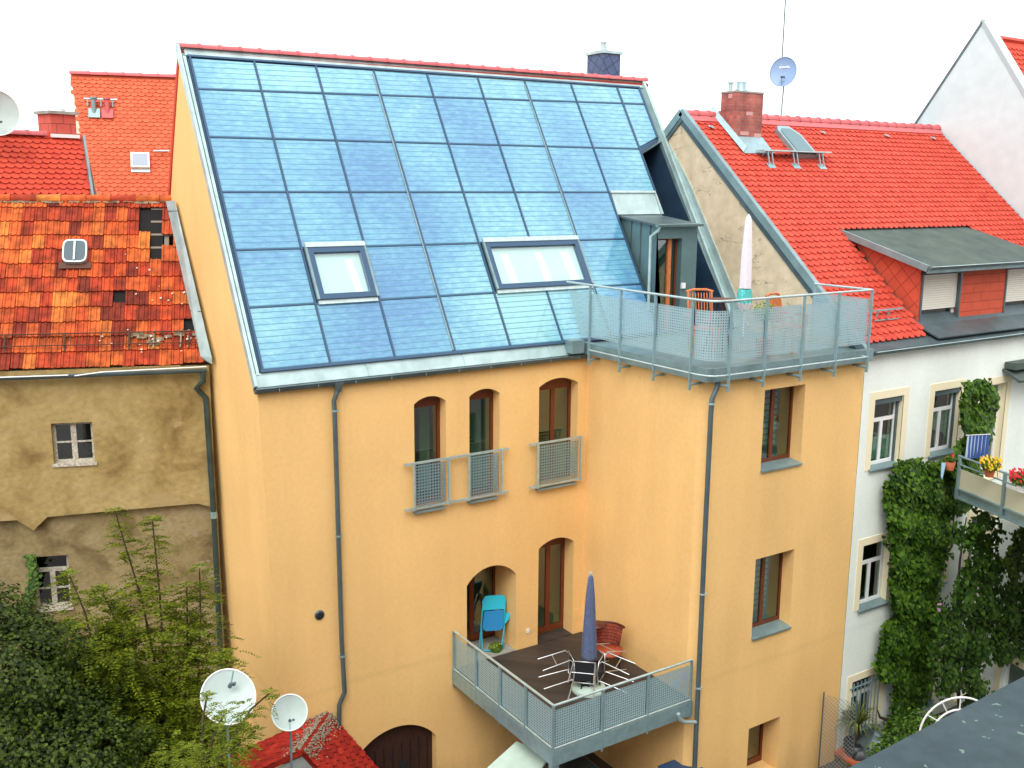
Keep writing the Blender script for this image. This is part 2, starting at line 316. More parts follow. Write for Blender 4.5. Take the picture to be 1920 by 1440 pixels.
M = dict(
    plaster=plaster_mat('ochre_plaster', YEL),
    zinc=mat('zinc', (.22, .32, .33), .42, .35, var=.18, vscale=2.5, bump=.05, bscale=8),
    zinc_lt=mat('zinc_light', (.42, .56, .55), .38, .3, var=.18, vscale=2.5),
    zinc_dk=mat('zinc_dark', (.10, .14, .15), .4, .35, var=.2, vscale=2),
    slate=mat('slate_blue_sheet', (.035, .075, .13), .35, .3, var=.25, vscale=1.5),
    galv=mat('galvanised_steel', (.30, .44, .47), .4, .5, var=.12, vscale=9),
    galv_lt=mat('galvanised_light', (.46, .57, .56), .4, .45, var=.12, vscale=9),
    perf=perf_mat('perforated_sheet', (.36, .52, .56), rad=.24, metal=.3),
    perf_j=perf_mat('perforated_sheet_narrow', (.24, .37, .40), pitch=.055, rad=.31),
    frame_bl=mat('blue_grey_aluminium', (.05, .10, .17), .35, .4),
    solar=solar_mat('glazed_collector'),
    glass=glass_mat('window_glass'),
    glass_sky=glass_mat('roof_window_glass', (.88, .95, .94), base=.12),
    wood=mat('brown_stained_wood', (.15, .036, .012), .45, var=.25, vscale=6, stretch=(8, 8, 1)),
    wood_dk=mat('dark_brown_boards', (.045, .017, .011), .6, var=.3, vscale=5, stretch=(10, 10, 1)),
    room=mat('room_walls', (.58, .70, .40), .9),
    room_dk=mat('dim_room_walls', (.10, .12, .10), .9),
    pale_panel=mat('pale_curtain', (.62, .66, .5), .9, var=.12, vscale=9, stretch=(3, 3, .4)),
    white=mat('white_paint', (.80, .82, .80), .5),
    white_wall=plaster_mat('white_render', (.80, .86, .80)),
    cream=mat('cream_paint', (.84, .76, .53), .85, spec=.2),
    old_white=mat('peeling_white_paint', (.62, .58, .48), .8, var=.3, vscale=25, col2=(.27, .24, .18)),
    shutter=mat('cream_shutter', (.74, .72, .62), .6),
    red_clad=brick_mat('red_diagonal_shingles', (.52, .07, .032), (.57, .085, .038), (.33, .04, .02), 1, .24, .24, .009, rot=pi/4, offset=0, var=.08),
    red_clad2=brick_mat('red_front_shingles', (.52, .075, .030), (.57, .085, .038), (.34, .04, .02), 1, .6, .19, .007, var=.08),
    felt=mat('roofing_felt', (.05, .075, .07), .85, var=.35, vscale=2.2, bump=.3, bscale=150, col2=(.085, .115, .095)),
    deck=brick_mat('deck_boards', (.032, .026, .022), (.048, .038, .032), (.008, .008, .008), 1, 2.2, .09, .005, var=.35, rough=.6),
    concrete=mat('concrete', (.30, .31, .27), .85, var=.2, vscale=5, bump=.3, bscale=60),
    mintsheet=mat('mint_sheet', (.47, .60, .52), .5, var=.1, vscale=3),
    black=mat('black_void', (.008, .008, .008), .9),
    blackpl=mat('black_plastic', (.02, .022, .026), .4),
    silver=mat('silver_tube', (.62, .64, .66), .28, .8),
    dish_w=mat('white_dish', (.46, .56, .53), .5, var=.06, vscale=4),
    dish_b=mat('blue_grey_dish', (.24, .36, .55), .5),
    teal=mat('teal_cloth', (.10, .50, .48), .8, var=.3, vscale=14),
    offwhite=mat('offwhite_cloth', (.70, .67, .71), .85, var=.05, vscale=10),
    turq=mat('turquoise_plastic', (.03, .48, .62), .4),
    turq_dk=mat('blue_seat', (.02, .22, .48), .5),
    orangewood=mat('orange_teak', (.55, .17, .055), .55, var=.2, vscale=10),
    rust=mat('rust_red_weave', (.42, .085, .035), .6, var=.4, vscale=40),
    maroon=mat('maroon_enamel', (.10, .018, .015), .35),
    brick=brick_mat('chimney_brick', (.30, .075, .055), (.40, .11, .08), (.27, .13, .12), 1, .22, .075, .010, var=.35),
    redclad_ch=brick_mat('red_chimney_cladding', (.55, .10, .07), (.50, .085, .06), (.28, .05, .04), 1, .3, .2, .01, var=.08),
    slateclad=brick_mat('slate_scales', (.055, .09, .19), (.065, .105, .21), (.02, .035, .08), 1, .22, .22, .012, rot=1.0, offset=0, rough=.45, var=.12),
    beige=stain_mat('beige_render', (.62, .51, .35), (.54, .44, .29), (.67, .56, .40), scale=.5, crack=.8, bump=.2),
    oldplaster=stain_mat('stained_ochre_render', (.35, .255, .10), (.20, .13, .045), (.42, .32, .145), scale=1.1, bump=.9, extra=((.37, .28, .13), .8, .58)),
    oldplaster2=stain_mat('stained_grey_render', (.26, .20, .095), (.14, .10, .045), (.33, .265, .145), scale=1.5, bump=1, extra=((.32, .25, .15), 1.8, .62)),
    gable_w=stain_mat('offwhite_render', (.58, .69, .70), (.56, .66, .67), (.60, .71, .72), scale=.4, bump=.1),
    ridge_pk=mat('ridge_tiles', (.52, .12, .125), .6, island=.12),
    tile_new=ramp_island('red_plain_tiles', [(0, (.50, .055, .033)), (1, (.58, .078, .045)), (.5, (.54, .066, .038))], dirt=.13),
    tile_bgA=ramp_island('red_background_tiles', [(0, (.50, .052, .028)), (1, (.56, .072, .036))], dirt=.06),
    tile_bgB=ramp_island('orange_background_tiles', [(0, (.54, .105, .045)), (1, (.60, .135, .06))], dirt=.06),
    tile_old=ramp_island('weathered_interlocking_tiles', [(0, (.17, .025, .012)), (1, (.64, .21, .04)), (.25, (.36, .042, .015)), (.45, (.48, .065, .018)), (.66, (.56, .12, .025)), (.85, (.50, .09, .022))], dirt=.45),
    tile_shed=ramp_island('shed_tiles', [(0, (.38, .022, .015)), (1, (.50, .035, .02))], dirt=.35),
    moss=mat('lichen', (.22, .20, .12), .95, var=.5, vscale=20, col2=(.42, .40, .32)),
    mortar=mat('old_mortar', (.36, .30, .20), .95, var=.3, vscale=8, col2=(.16, .10, .06)),
    terracotta=mat('terracotta', (.45, .12, .05), .8, var=.2, vscale=5),
    bark=mat('twig_bark', (.06, .04, .025), .9, var=.3, vscale=10),
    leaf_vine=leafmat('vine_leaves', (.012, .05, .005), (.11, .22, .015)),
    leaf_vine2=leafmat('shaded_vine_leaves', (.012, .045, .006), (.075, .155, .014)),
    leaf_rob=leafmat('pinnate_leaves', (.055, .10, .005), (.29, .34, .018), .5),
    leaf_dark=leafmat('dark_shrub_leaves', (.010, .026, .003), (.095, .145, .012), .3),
    leaf_lime=leafmat('lime_leaves', (.13, .24, .02), (.28, .38, .05)),
    palmleaf=leafmat('strap_leaves', (.05, .09, .02), (.25, .27, .07)),
    yel=leafmat('yellow_petals', (.7, .40, .01), (.85, .62, .03), .1),
    redp=leafmat('red_petals', (.55, .01, .02), (.75, .03, .04), .1),
    pink=mat('pink_cloth', (.62, .35, .55), .8),
    blue=mat('blue_plastic', (.03, .07, .16), .5),
    bluecl=mat('pale_blue_cloth', (.35, .58, .72), .8),
    ground=mat('courtyard_paving', (.10, .085, .07), .9, var=.3, vscale=2, bump=.4, bscale=30),
    redbrown=mat('red_brown_board', (.20, .055, .03), .8, var=.15, vscale=2),
    umb_blue=mat('blue_parasol_cloth', (.030, .055, .17), .6, var=.35, vscale=9),
    blind=brick_mat('pleated_blind', (.50, .70, .56), (.45, .64, .50), (.15, .26, .20), 1, 9, .11, .02, var=.05),
    lace=mat('lace_curtain', (.82, .86, .86), .9, var=.25, vscale=14),
)
def stripes_mat():
    m = bpy.data.materials.new('blue_striped_towel'); t, b = nodes(m); N = t.nodes; L = t.links
    uv = N.new('ShaderNodeUVMap'); uv.uv_map = 'UVMap'; sp = N.new('ShaderNodeSeparateXYZ'); L.new(uv.outputs[0], sp.inputs[0])
    f = mathn(N, L, 'FRACT', mathn(N, L, 'DIVIDE', sp.outputs[0], .10)); g = mathn(N, L, 'LESS_THAN', f, .5)
    mx = N.new('ShaderNodeMixRGB'); L.new(g, mx.inputs[0]); mx.inputs[1].default_value = (.04, .09, .28, 1); mx.inputs[2].default_value = (.45, .55, .66, 1)
    L.new(mx.outputs[0], b.inputs['Base Color']); b.inputs['Roughness'].default_value = .9; return m
M['towel'] = stripes_mat()
def plastic_mat():
    m = bpy.data.materials.new('clear_plastic_cover'); t, b = nodes(m); N = t.nodes; L = t.links
    b.inputs['Base Color'].default_value = (.6, .68, .8, 1); b.inputs['Roughness'].default_value = .12; b.inputs['Specular IOR Level'].default_value = .8
    tr = N.new('ShaderNodeBsdfTransparent'); mx = N.new('ShaderNodeMixShader'); mx.inputs[0].default_value = .13
    L.new(tr.outputs[0], mx.inputs[1]); L.new(b.outputs[0], mx.inputs[2]); L.new(mx.outputs[0], N['Material Output'].inputs[0]); return m
M['plastic'] = plastic_mat()
def wire_mat():
    m = bpy.data.materials.new('wire_netting'); t, b = nodes(m); N = t.nodes; L = t.links
    b.inputs['Base Color'].default_value = (.25, .28, .28, 1)
    uv = N.new('ShaderNodeUVMap'); uv.uv_map = 'UVMap'; mp = N.new('ShaderNodeMapping'); mp.inputs['Rotation'].default_value = (0, 0, pi/4); L.new(uv.outputs[0], mp.inputs[0])
    sp = N.new('ShaderNodeSeparateXYZ'); L.new(mp.outputs[0], sp.inputs[0]); o = []
    for k in (0, 1): o.append(mathn(N, L, 'LESS_THAN', mathn(N, L, 'FRACT', mathn(N, L, 'DIVIDE', sp.outputs[k], .06)), .14))
    h = mathn(N, L, 'MAXIMUM', o[0], o[1]); tr = N.new('ShaderNodeBsdfTransparent'); mx = N.new('ShaderNodeMixShader'); L.new(h, mx.inputs[0]); L.new(tr.outputs[0], mx.inputs[1]); L.new(b.outputs[0], mx.inputs[2])
    L.new(mx.outputs[0], N['Material Output'].inputs[0]); return m
M['wire'] = wire_mat()

# ------------------------------------------------------------------ ground
g = MB(); g.box(-150, 200, -60, 300, -.3, 0); tag(g.build('ground', M['ground']), 'paved courtyard floor between the houses', 'ground', kind='structure')

# ------------------------------------------------------------------ building blocks
def arch2(x0, x1, zb, zs, zt, n=12):
    """outline of an opening with a segmental arch: list of (x, z)"""
    a = (x1-x0)/2; h = zt-zs; r = (a*a+h*h)/(2*h); cx = (x0+x1)/2; cz = zt-r; t0 = math.asin(min(1, a/r))
    pts = [(x0, zb), (x1, zb)]
    for k in range(n+1):
        t = t0-2*t0*k/n; pts.append((cx+r*sin(t), cz+r*cos(t)))
    return pts
def rect2(x0, x1, z0, z1): return [(x0, z0), (x1, z0), (x1, z1), (x0, z1)]
def opening_wall(mb, outer, holes, f3, depth):
    loops = [[f3(*p) for p in outer]]+[[f3(*p) for p in h] for h in holes]
    flat = [p for l in loops for p in l]; t2 = [[V((p[0], p[1], 0)) for p in l] for l in [outer]+list(holes)]
    tris = tessellate_polygon(t2); mb.add(flat, [tuple(t) for t in tris])
    for i, l in enumerate(loops[1:]):
        dv = V(depth[i]) if isinstance(depth, list) else V(depth); m = len(l)
        mb.add(l+[p+dv for p in l], [(k, (k+1) % m, (k+1) % m+m, k+m) for k in range(m)])
def window_in_Y(par, name, Y, x0, x1, z0, z1, frame, arch=None, fw=.055, mull=(), trans=(), pane='glass', th=.05, sill=None, room='room', rd=1.3, rm=.35, rt=.15, label=None):
    """window whose outer frame face lies on plane Y (facing -Y), built as frame + pane + room behind"""
    out = arch2(x0, x1, z0, arch[0], arch[1]) if arch else rect2(x0, x1, z0, z1)
    top = (arch[0] if arch else z1)-fw
    xs = [x0+fw]+[m for q in mull for m in (q-fw/2, q+fw/2)]+[x1-fw]
    tsingle = bool(trans) and bool(mull)
    zs = [z0+fw*1.3]+[m for q in trans for m in (q-fw/2, q+fw/2)]+[top]
    holes = [rect2(xs[i], xs[i+1], zs[j], zs[j+1]) for i in range(0, len(xs), 2) for j in range(0, len(zs), 2) if not (tsingle and j == len(zs)-2)]
    if tsingle: holes.append(rect2(xs[0], xs[-1], zs[-2], zs[-1]))
    w = MB(); w.prism([(p[0], Y, p[1]) for p in out], (0, th, 0), [[(p[0], Y, p[1]) for p in h] for h in holes])
    o = w.build(name, M[frame], par, label)
    p = MB(); p.box(x0+fw*.6, x1-fw*.6, Y+th*.45, Y+th*.45+.008, z0+fw*.8, top+fw*.4); p.build('pane', M[pane], o)
    r = MB(); d = Y+th+.02; zt = (arch[1] if arch else z1)+rt
    a, b_, c, e = x0-rm, x1+rm, z0-min(.12, rm+.01), zt
    for q in (((a, d+rd, c), (b_, d+rd, c), (b_, d+rd, e), (a, d+rd, e)), ((a, d, c), (a, d+rd, c), (a, d+rd, e), (a, d, e)), ((b_, d+rd, c), (b_, d, c), (b_, d, e), (b_, d+rd, e)),
              ((a, d, c), (b_, d, c), (b_, d+rd, c), (a, d+rd, c)), ((a, d+rd, e), (b_, d+rd, e), (b_, d, e), (a, d, e))): r.quad(*q)
    r.build('room_lining', M[room], o)
    return o
def tiles(mb, O, U, Vv, N, W, L, tw, th, kind='beaver', inside=None, lift=.03, skip=None, jit=.004):
    """rows of single tiles on the plane O + u*U + v*V; v runs up the slope"""
    O, U, Vv, N = V(O), V(U), V(Vv), V(N); nr = int(L/th)+1
    for r in range(nr):
        v0 = r*th; v1 = min(v0+th*1.25, L); off = (tw/2 if r % 2 and kind == 'beaver' else 0)
        nc = int(W/tw)+2
        for c in range(-1, nc):
            a = c*tw+off; b = a+tw*.965
            if kind != 'beaver' : b = a+tw*.99
            ca, cb = max(a, 0), min(b, W)
            if cb-ca < tw*.12: continue
            if inside and not inside((ca+cb)/2, v0+th*.5): continue
            if skip and skip(r, c): continue
            j = random.uniform(-jit, jit); l1 = lift+random.uniform(0, .006)
            P = lambda u, v, h: O+U*u+Vv*v+N*h
            if kind == 'beaver':
                arc = []
                for k in range(5):
                    t = k/4; u = ca+(cb-ca)*t; full = (u-a)/(b-a)
                    arc.append((u, v0+j+th*.36*(1-sqrt(max(0, 1-(2*full-1)**2)))**1.0))
                vs = [P(ca, v1, .004), P(cb, v1, .004)]+[P(u, v, l1) for u, v in reversed(arc)]
                bt = [P(u, v, l1-.02) for u, v in reversed(arc)]
                mb.add(vs+bt, [tuple(range(7))]+[(2+k, 7+k, 8+k, 3+k) for k in range(4)])
            else:
                pr = [(0, 0), (.05, .022), (.17, .022), (.24, .002), (.48, 0), (.53, .020), (.65, .020), (.71, .002), (.95, .0), (1, .008)]
                up = []; lo = []; rm = []
                for t, h in pr:
                    u = a+(b-a)*t
                    if u < ca-1e-6 or u > cb+1e-6: continue
                    up.append(P(u, v1, h+.004)); lo.append(P(u+j, v0+j*2, h+l1)); rm.append(P(u+j, v0+j*2, l1-.02))
                m = len(up)
                if m < 2: continue
                mb.add(up+lo+rm, [(k+m, k+1+m, k+1, k) for k in range(m-1)]+[(k+2*m, k+1+2*m, k+1+m, k+m) for k in range(m-1)])
def ridge_caps(mb, a, b, r, seg, up=(0, 0, 1), n=8):
    a, b = V(a), V(b); d = b-a; L = d.length; d.normalize(); s = d.cross(V(up)).normalized(); u = s.cross(d); k = int(L/seg); seg = L/k
    for i in range(k):
        p0 = a+d*(i*seg-.02); p1 = a+d*((i+1)*seg+.03); vs = []
        for p, q in ((p0, r*.92), (p1-d*.05, r*1.02), (p1-d*.049, r*1.18), (p1, r*1.18)):
            for j in range(n+1):
                t = pi*j/n; vs.append(p+s*cos(t)*q+u*(sin(t)*q-.02))
        mb.add(vs, [(m*(n+1)+j, m*(n+1)+j+1, (m+1)*(n+1)+j+1, (m+1)*(n+1)+j) for m in range(3) for j in range(n)], None, False)
        mb.add(vs[3*(n+1):4*(n+1)], [tuple(range(n+1))])
def leaf(mb, p, n, s, up=None, kind=0):
    """one leaf: a folded blade, five to seven points"""
    n = V(n).normalized(); u = (V(up) if up else V((random.uniform(-1, 1), random.uniform(-1, 1), random.uniform(-1, 1)))); u = (u-n*u.dot(n)).normalized(); q = n.cross(u); p = V(p)
    if kind == 0:
        a = [p, p+u*s*.35+q*s*.42+n*s*.10, p+u*s, p+u*s*.35-q*s*.42+n*s*.10]
        mb.add(a, [(0, 1, 2), (0, 2, 3)])
    else:
        a = [p-u*s*.1, p+q*s*.55-u*s*.05+n*s*.05, p+q*s*.42+u*s*.38, p+u*s*.85-n*s*.05, p-q*s*.42+u*s*.38, p-q*s*.55-u*s*.05+n*s*.05]
        mb.add(a, [(0, 1, 2, 3), (0, 3, 4, 5)])
def polyline_in(pts, x, y):
    c = False; n = len(pts)
    for i in range(n):
        x1, y1 = pts[i]; x2, y2 = pts[(i+1) % n]
        if (y1 > y) != (y2 > y) and x < (x2-x1)*(y-y1)/(y2-y1)+x1: c = not c
    return c

exec_order = []
# ================================================================== YELLOW HOUSE
X0, X1, X2, Y0, Y1 = 4.99, 11.45, 15.38, 15.0, 11.72
ZE = H-3.14                                   # eaves
house = thing('apartment_house', (10, 15, 0), 'ochre yellow rendered house with a steep glazed blue roof, in the middle of the photo', 'house')
f3 = lambda x, z: V((x, Y0, z))
def px_arch(xl, yl, xr, yr, xt, yt, zb):
    a, b, t = hy(Y0, xl, yl), hy(Y0, xr, yr), hy(Y0, xt, yt); return a.x, b.x, zb, (a.z+b.z)/2, t.z
J1 = px_arch(776, 759, 836, 751, 805, 743, hy(Y0, 777, 958).z+.02)
J2 = px_arch(880, 741, 937, 740, 908, 729, hy(Y0, 881, 940).z+.02)
J3 = px_arch(1011, 727, 1084, 717, 1045, 709, hy(Y0, 1012, 914).z+.02)
ZD = H-8.80                                   # balcony deck level
BD_ = ZD
D3 = px_arch(1010, 1031, 1076, 1014, 1043, 1009, ZD)
AR = (8.77, 9.86, ZD, H-7.24, H-6.96)
GA = (6.45, 8.10, .0, H-10.05, H-9.62)
wl = MB()
gate_o = arch2(GA[0], GA[1], 0.02, GA[3], GA[4], 16)
opening_wall(wl, [(5.20, 0), (X1, 0), (X1, ZE), (X0, ZE)], [arch2(*J1), arch2(*J2), arch2(*J3), arch2(*D3), arch2(*AR), gate_o], f3,
             [(0, .22, 0), (0, .22, 0), (0, .22, 0), (0, .3, 0), (0, .75, 0), (0, .2, 0)])
wl.build('front_wall', M['plaster'], house)
RY, RZ = 18.37, H+2.33
wl = MB(); wl.add([(5.20, Y0, 0), (X0, Y0, ZE), (X0, RY, RZ-.06), (X0, 19.55, H-.35), (5.20, 19.55, 0)], [(0, 1, 2, 3, 4)]); wl.build('gable_wall', M['plaster'], house)
wl = MB(); cy = 11.95
wl.quad((X1, Y0, 0), (X1, cy, 0), (X1, cy, H-3.0), (X1, Y0, H-3.0)); wl.quad((X1, cy, 0), (X1+.17, Y1, 0), (X1+.17, Y1, H-3.0), (X1, cy, H-3.0))
g3 = lambda x, z: V((x, Y1, z))
def w_px(tl, tr, bl, Y=Y1):
    a, b, c = hy(Y, *tl), hy(Y, *tr), hy(Y, *bl); return a.x, b.x, c.z, (a.z+b.z)/2
W1 = (12.78, 13.80, H-4.84, H-3.40); W2 = (12.79, 13.79, H-7.98, H-6.47); W3 = (12.86, 13.70, .35, H-9.78)
opening_wall(wl, [(X1+.17, 0), (X2, 0), (X2, H-3.0), (X1+.17, H-3.0)], [rect2(*W1), rect2(*W2), rect2(*W3)], g3, [(0, .26, 0), (0, .26, 0), (0, .4, 0)])
wl.build('wing_wall', M['plaster'], house)
wl = MB(); wl.add([(X2, Y1, 0), (X2, Y1, H-3.0), (X2, Y0+.2, H-3.0), (X2, RY, RZ-.1), (X2, 19.55, H-.35), (X2, 19.55, 0)], [(0, 1, 2, 3, 4, 5)])
wl.quad((5.0, 19.55, 0), (X2, 19.55, 0), (X2, 19.55, H-.35), (5.0, 19.55, H-.35)); wl.build('rear_wall', M['plaster'], house)
# --- roof plane
A0 = V((0, Y0, H-3.12)); SV = V((0, .5266, .8501)); SN = V((0, -.8501, .5266))
def rp(x, s, h=0): return A0+V((x, 0, 0))+SV*s+SN*h
roof = MB()
roof.prism([rp(x, s) for x, s in [(4.97, -.02), (13.36, -.02), (13.36, 2.96), (14.52, 2.96), (14.60, 4.5), (15.36, 4.86), (15.36, .22), (15.56, .22), (15.56, 6.45), (4.97, 6.40)]], -SN*.14)
rf = roof.build('roof', M['zinc'], house)
rr = MB(); rr.slab((4.97, RY+.02, RZ-.02), (15.56, RY+.02, RZ+.03), (15.56, 19.75, H-.45), (4.97, 19.75, H-.45), .1); rr.build('rear_slope', M['tile_bgA'], rf)
# raised verges and flashings
vg = MB()
vg.bar(rp(4.955, 0, .03), rp(4.955, 6.42, .03), .05, .12, SN); vg.bar(rp(5.035, .2, .022), rp(5.035, 6.2, .022), .05, .05, SN)
vg.build('verge_flashing', M['zinc_lt'], rf); vg = MB(); vg.bar(rp(15.41, .2, .04), rp(15.41, 6.46, .04), .06, .12, SN); vg.build('verge_flashing', M['zinc_lt'], rf)
vg = MB(); vg.slab(rp(5.06, 6.235, .03), rp(15.5, 6.28, .03), rp(15.5, 6.47, .03), rp(5.06, 6.42, .03), .03); vg.build('ridge_flashing', M['zinc_lt'], rf)
vg = MB(); vg.slab(rp(4.98, .0, .02), rp(11.42, .0, .02), rp(11.42, .235, .035), rp(4.98, .235, .035), .02)
for x in (6.9, 8.75, 10.6): vg.bar(rp(x, .0, .03), rp(x, .235, .045), .02, .012, SN)
vg.build('eaves_flashing', M['zinc_lt'], rf)
rc = MB(); ridge_caps(rc, (4.97, RY-.01, RZ+.02), (15.5, RY-.01, RZ+.07), .078, .36); rc.build('ridge_tiles', M['ridge_pk'], rf)
# glazing grid
CX = [5.12, 6.26, 7.43, 8.60, 9.76, 10.93, 12.08, 13.29, 14.57, 15.22]
RS = [.27, 1.36, 2.40, 3.49, 4.56, 5.60, 6.17]
def rowS(k, x):
    return 5.52+(x-5.12)*.028 if k == 5 else RS[k]+(.02 if k == 3 else .045 if k == 4 else .05 if k == 6 else 0)*(x-5.12)/10
solar = MB(); solar.slab(rp(5.08, .25, .035), rp(13.33, .25, .035), rp(13.33, 2.95, .035), rp(5.08, 2.95, .035), .03)
solar.slab(rp(5.08, 2.95, .035), rp(13.33, 2.95, .035), rp(13.33, 6.2, .035), rp(5.08, 6.2, .035), .03)
solar.prism([rp(13.33, 3.49, .035), rp(14.55, 3.49, .035), rp(14.60, 4.52, .035), rp(15.25, 4.86, .035), rp(15.25, 6.24, .035), rp(13.33, 6.2, .035)], -SN*.03)
sg = solar.build('solar_roof', M['frame_bl'], house, 'grid of blue solar panels')
skip = {(1, 1), (1, 4), (1, 5), (1, 7), (1, 8), (0, 7), (0, 8), (2, 7), (2, 8), (3, 8)}
for r in range(6):
    for c in range(9):
        if (r, c) in skip: continue
        a, b = CX[c]+.02, CX[c+1]-.02
        if r == 4 and c == 8: q = [(a, 4.66), (b, 4.93), (b, rowS(5, b)-.02), (a, rowS(5, a)-.02)]; q = q[2:]+q[:2]
        else: q = [(a, rowS(r, a)+.02), (b, rowS(r, b)+.02), (b, rowS(r+1, b)-.02), (a, rowS(r+1, a)-.02)]
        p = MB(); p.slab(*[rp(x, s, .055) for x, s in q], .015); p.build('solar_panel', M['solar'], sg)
bars = MB()
for i, x in enumerate(CX[:8]):
    for sa, sb_ in (((.26, 1.33), (2.46, 6.18)) if i == 5 else ((.26, 6.18),)): bars.bar(rp(x, sa, .062), rp(x, sb_, .062), .034, .03, SN)
    
bars.bar(rp(14.57, 3.52, .062), rp(14.57, 6.2, .062), .045, .03, SN); bars.bar(rp(15.22, 4.9, .062), rp(15.22, 6.22, .062), .05, .03, SN)
for k in (1, 2, 3, 4, 5):
    xe = 13.29 if k < 3 else 14.57
    if k >= 5: xe = 15.2
    bars.bar(rp(5.1, rowS(k, 5.1), .056), rp(xe, rowS(k, xe), .056), .028, .02, SN)
bars.bar(rp(5.08, .25, .07), rp(13.3, .25, .07), .05, .04, SN); bars.bar(rp(5.08, 6.2, .06), rp(15.25, 6.25, .06), .04, .03, SN)
bars.build('glazing_bars', M['frame_bl'], sg)
for x in (8.60, 12.08): b_ = MB(); b_.bar(rp(x-.032, .3, .066), rp(x-.032, 6.1, .066), .022, .02, SN); b_.build('cover_strip', M['zinc'], sg)
# roof windows
def roof_window(c0, c1, x0, x1, stripes):
    w_ = MB(); a, b, s0, s1 = x0, x1, 1.40, 2.37; f = .095
    P = lambda l, h: [rp(x, s, h) for x, s in l]
    w_.prism(P([(a, s0), (b, s0), (b, s1), (a, s1)], .05), SN*.09, [P([(a+f, s0+f), (b-f, s0+f), (b-f, s1-f), (a+f, s1-f)], .05)])
    o = w_.build('roof_window', M['frame_bl'], house)
    p = MB(); p.slab(*P([(a+f*.7, s0+f*.7), (b-f*.7, s0+f*.7), (b-f*.7, s1-f*.7), (a+f*.7, s1-f*.7)], .105), .012); p.build('pane', M['glass_sky'], o)
    t = MB(); t.slab(*P([(a-.03, s1), (b+.03, s1), (b+.03, s1+.09), (a-.03, s1+.09)], .155), .04); t.slab(*P([(a-.02, s0-.075), (b+.02, s0-.075), (b+.02, s0), (a-.02, s0)], .10), .04)
    t.build('flashing', M['galv_lt'], o)
    t = MB(); t.bar(rp(a-.02, s0, .12), rp(a-.02, s1, .12), .04, .05, SN); t.build('side_trim', M['zinc'], o); t = MB(); t.bar(rp(b+.02, s0, .12), rp(b+.02, s1, .12), .04, .05, SN); t.build('side_trim', M['zinc'], o)
    k = MB()                                   # pale attic lining behind the pane
    k.slab(*P([(a, s0), (b, s0), (b, s1), (a, s1)], .045), .005); k.build('blind', mat('pale_roller_blind', (.66, .80, .75), .9), o)
    k = MB()
    for u0, u1 in stripes:
        xa = a+(b-a)*u0; xb = a+(b-a)*u1; k.slab(*P([(xa+.03, s0+.1), (xb+.03, s0+.1), (xb-.03, s1-.2), (xa-.03, s1-.2)], .0475), .002)
    k.build('blind_strip', mat('bright_blind_edge', (.92, .93, .84), .8), o)
roof_window(1, 2, 6.33, 7.37, [(.66, .80)])
roof_window(4, 6, 9.84, 12.00, [(.16, .24), (.52, .60), (.80, .9)])
# gutter and pipes
def halfpipe(mb, a, b, r, n=8, wall=.008):
    a, b = V(a), V(b); d = (b-a).normalized(); s = d.cross(V((0, 0, 1))).normalized(); ring = []
    for rr_ in (r, r-wall):
        for k in range(n+1):
            t = pi+pi*k/n; ring.append(s*cos(t)*rr_+V((0, 0, sin(t)*rr_)))
    vs = [a+p for p in ring]+[b+p for p in ring]; m = n+1; M2 = 2*m
    fs = [(k, k+1, M2+k+1, M2+k) for k in range(n)]+[(m+k+1, m+k, M2+m+k, M2+m+k+1) for k in range(n)]+[(0, M2, M2+m, m), (n, m+n, M2+m+n, M2+n)]
    fs += [tuple(range(n+1)), tuple(M2+k for k in range(n, -1, -1))]
    mb.add(vs, fs)
gt = MB(); halfpipe(gt, (4.93, Y0-.06, H-3.13), (11.40, Y0-.06, H-3.13), .075); gt.tube([(4.93, Y0-.135, H-3.12), (11.4, Y0-.135, H-3.12)], .012, 6)
gu = gt.build('gutter', M['zinc_dk'], house)
hk = MB()
for i in range(10): hk.bar((5.3+i*.65, Y0-.138, H-3.18), (5.3+i*.65, Y0-.132, H-3.13), .01, .01, (1, 0, 0))
hk.build('gutter_hook', M['galv'], gu)
dp = MB()
pl = [hy(Y0-.07, 634, 720), hy(Y0-.07, 632, 735)]+[hy(Y0-.07, *q) for q in [(626, 752), (627.5, 775), (640.5, 1200), (646, 1298), (636, 1322), (636, 1358)]]
dp.tube([p+V((0, -.0, 0)) for p in pl], .040, 10); dp.lathe(pl[0]+V((0, 0, -.08)), [(.045, -.05), (.10, .1), (.10, .12)], 10)
d_ = dp.build('downpipe', M['zinc_dk'], house)
cl = MB()
for q in ((628, 770), (635, 1005), (642, 1230)): p = hy(Y0-.07, *q); cl.lathe(p, [(.056, -.015), (.056, .015)], 10); cl.bar(p, p+V((0, .08, 0)), .02, .02)
cl.build('pipe_clip', M['galv'], d_)
dp = MB(); pl = [hy(Y1-.08, *q) for q in [(1347, 712), (1344, 728), (1335, 748), (1333, 775), (1322, 1000), (1302, 1445)]]; pl.append(V((pl[-1].x, pl[-1].y, .05)))
dp.tube(pl, .044, 10)
br = [hy(Y1-.10, *q) for q in [(1272, 1338), (1273, 1348), (1283, 1354), (1304, 1354)]]; d_ = dp.build('downpipe', M['zinc_dk'], house)
cl = MB()
for q in ((1333.5, 757), (1318, 1113), (1310, 1289)): cl.lathe(hy(Y1-.08, *q), [(.062, -.014), (.062, .014)], 10)
cl.build('pipe_clip', M['galv_lt'], d_)
cl = MB(); cl.tube(br, .035, 8); cl.build('drain_branch', M['galv_lt'], d_)
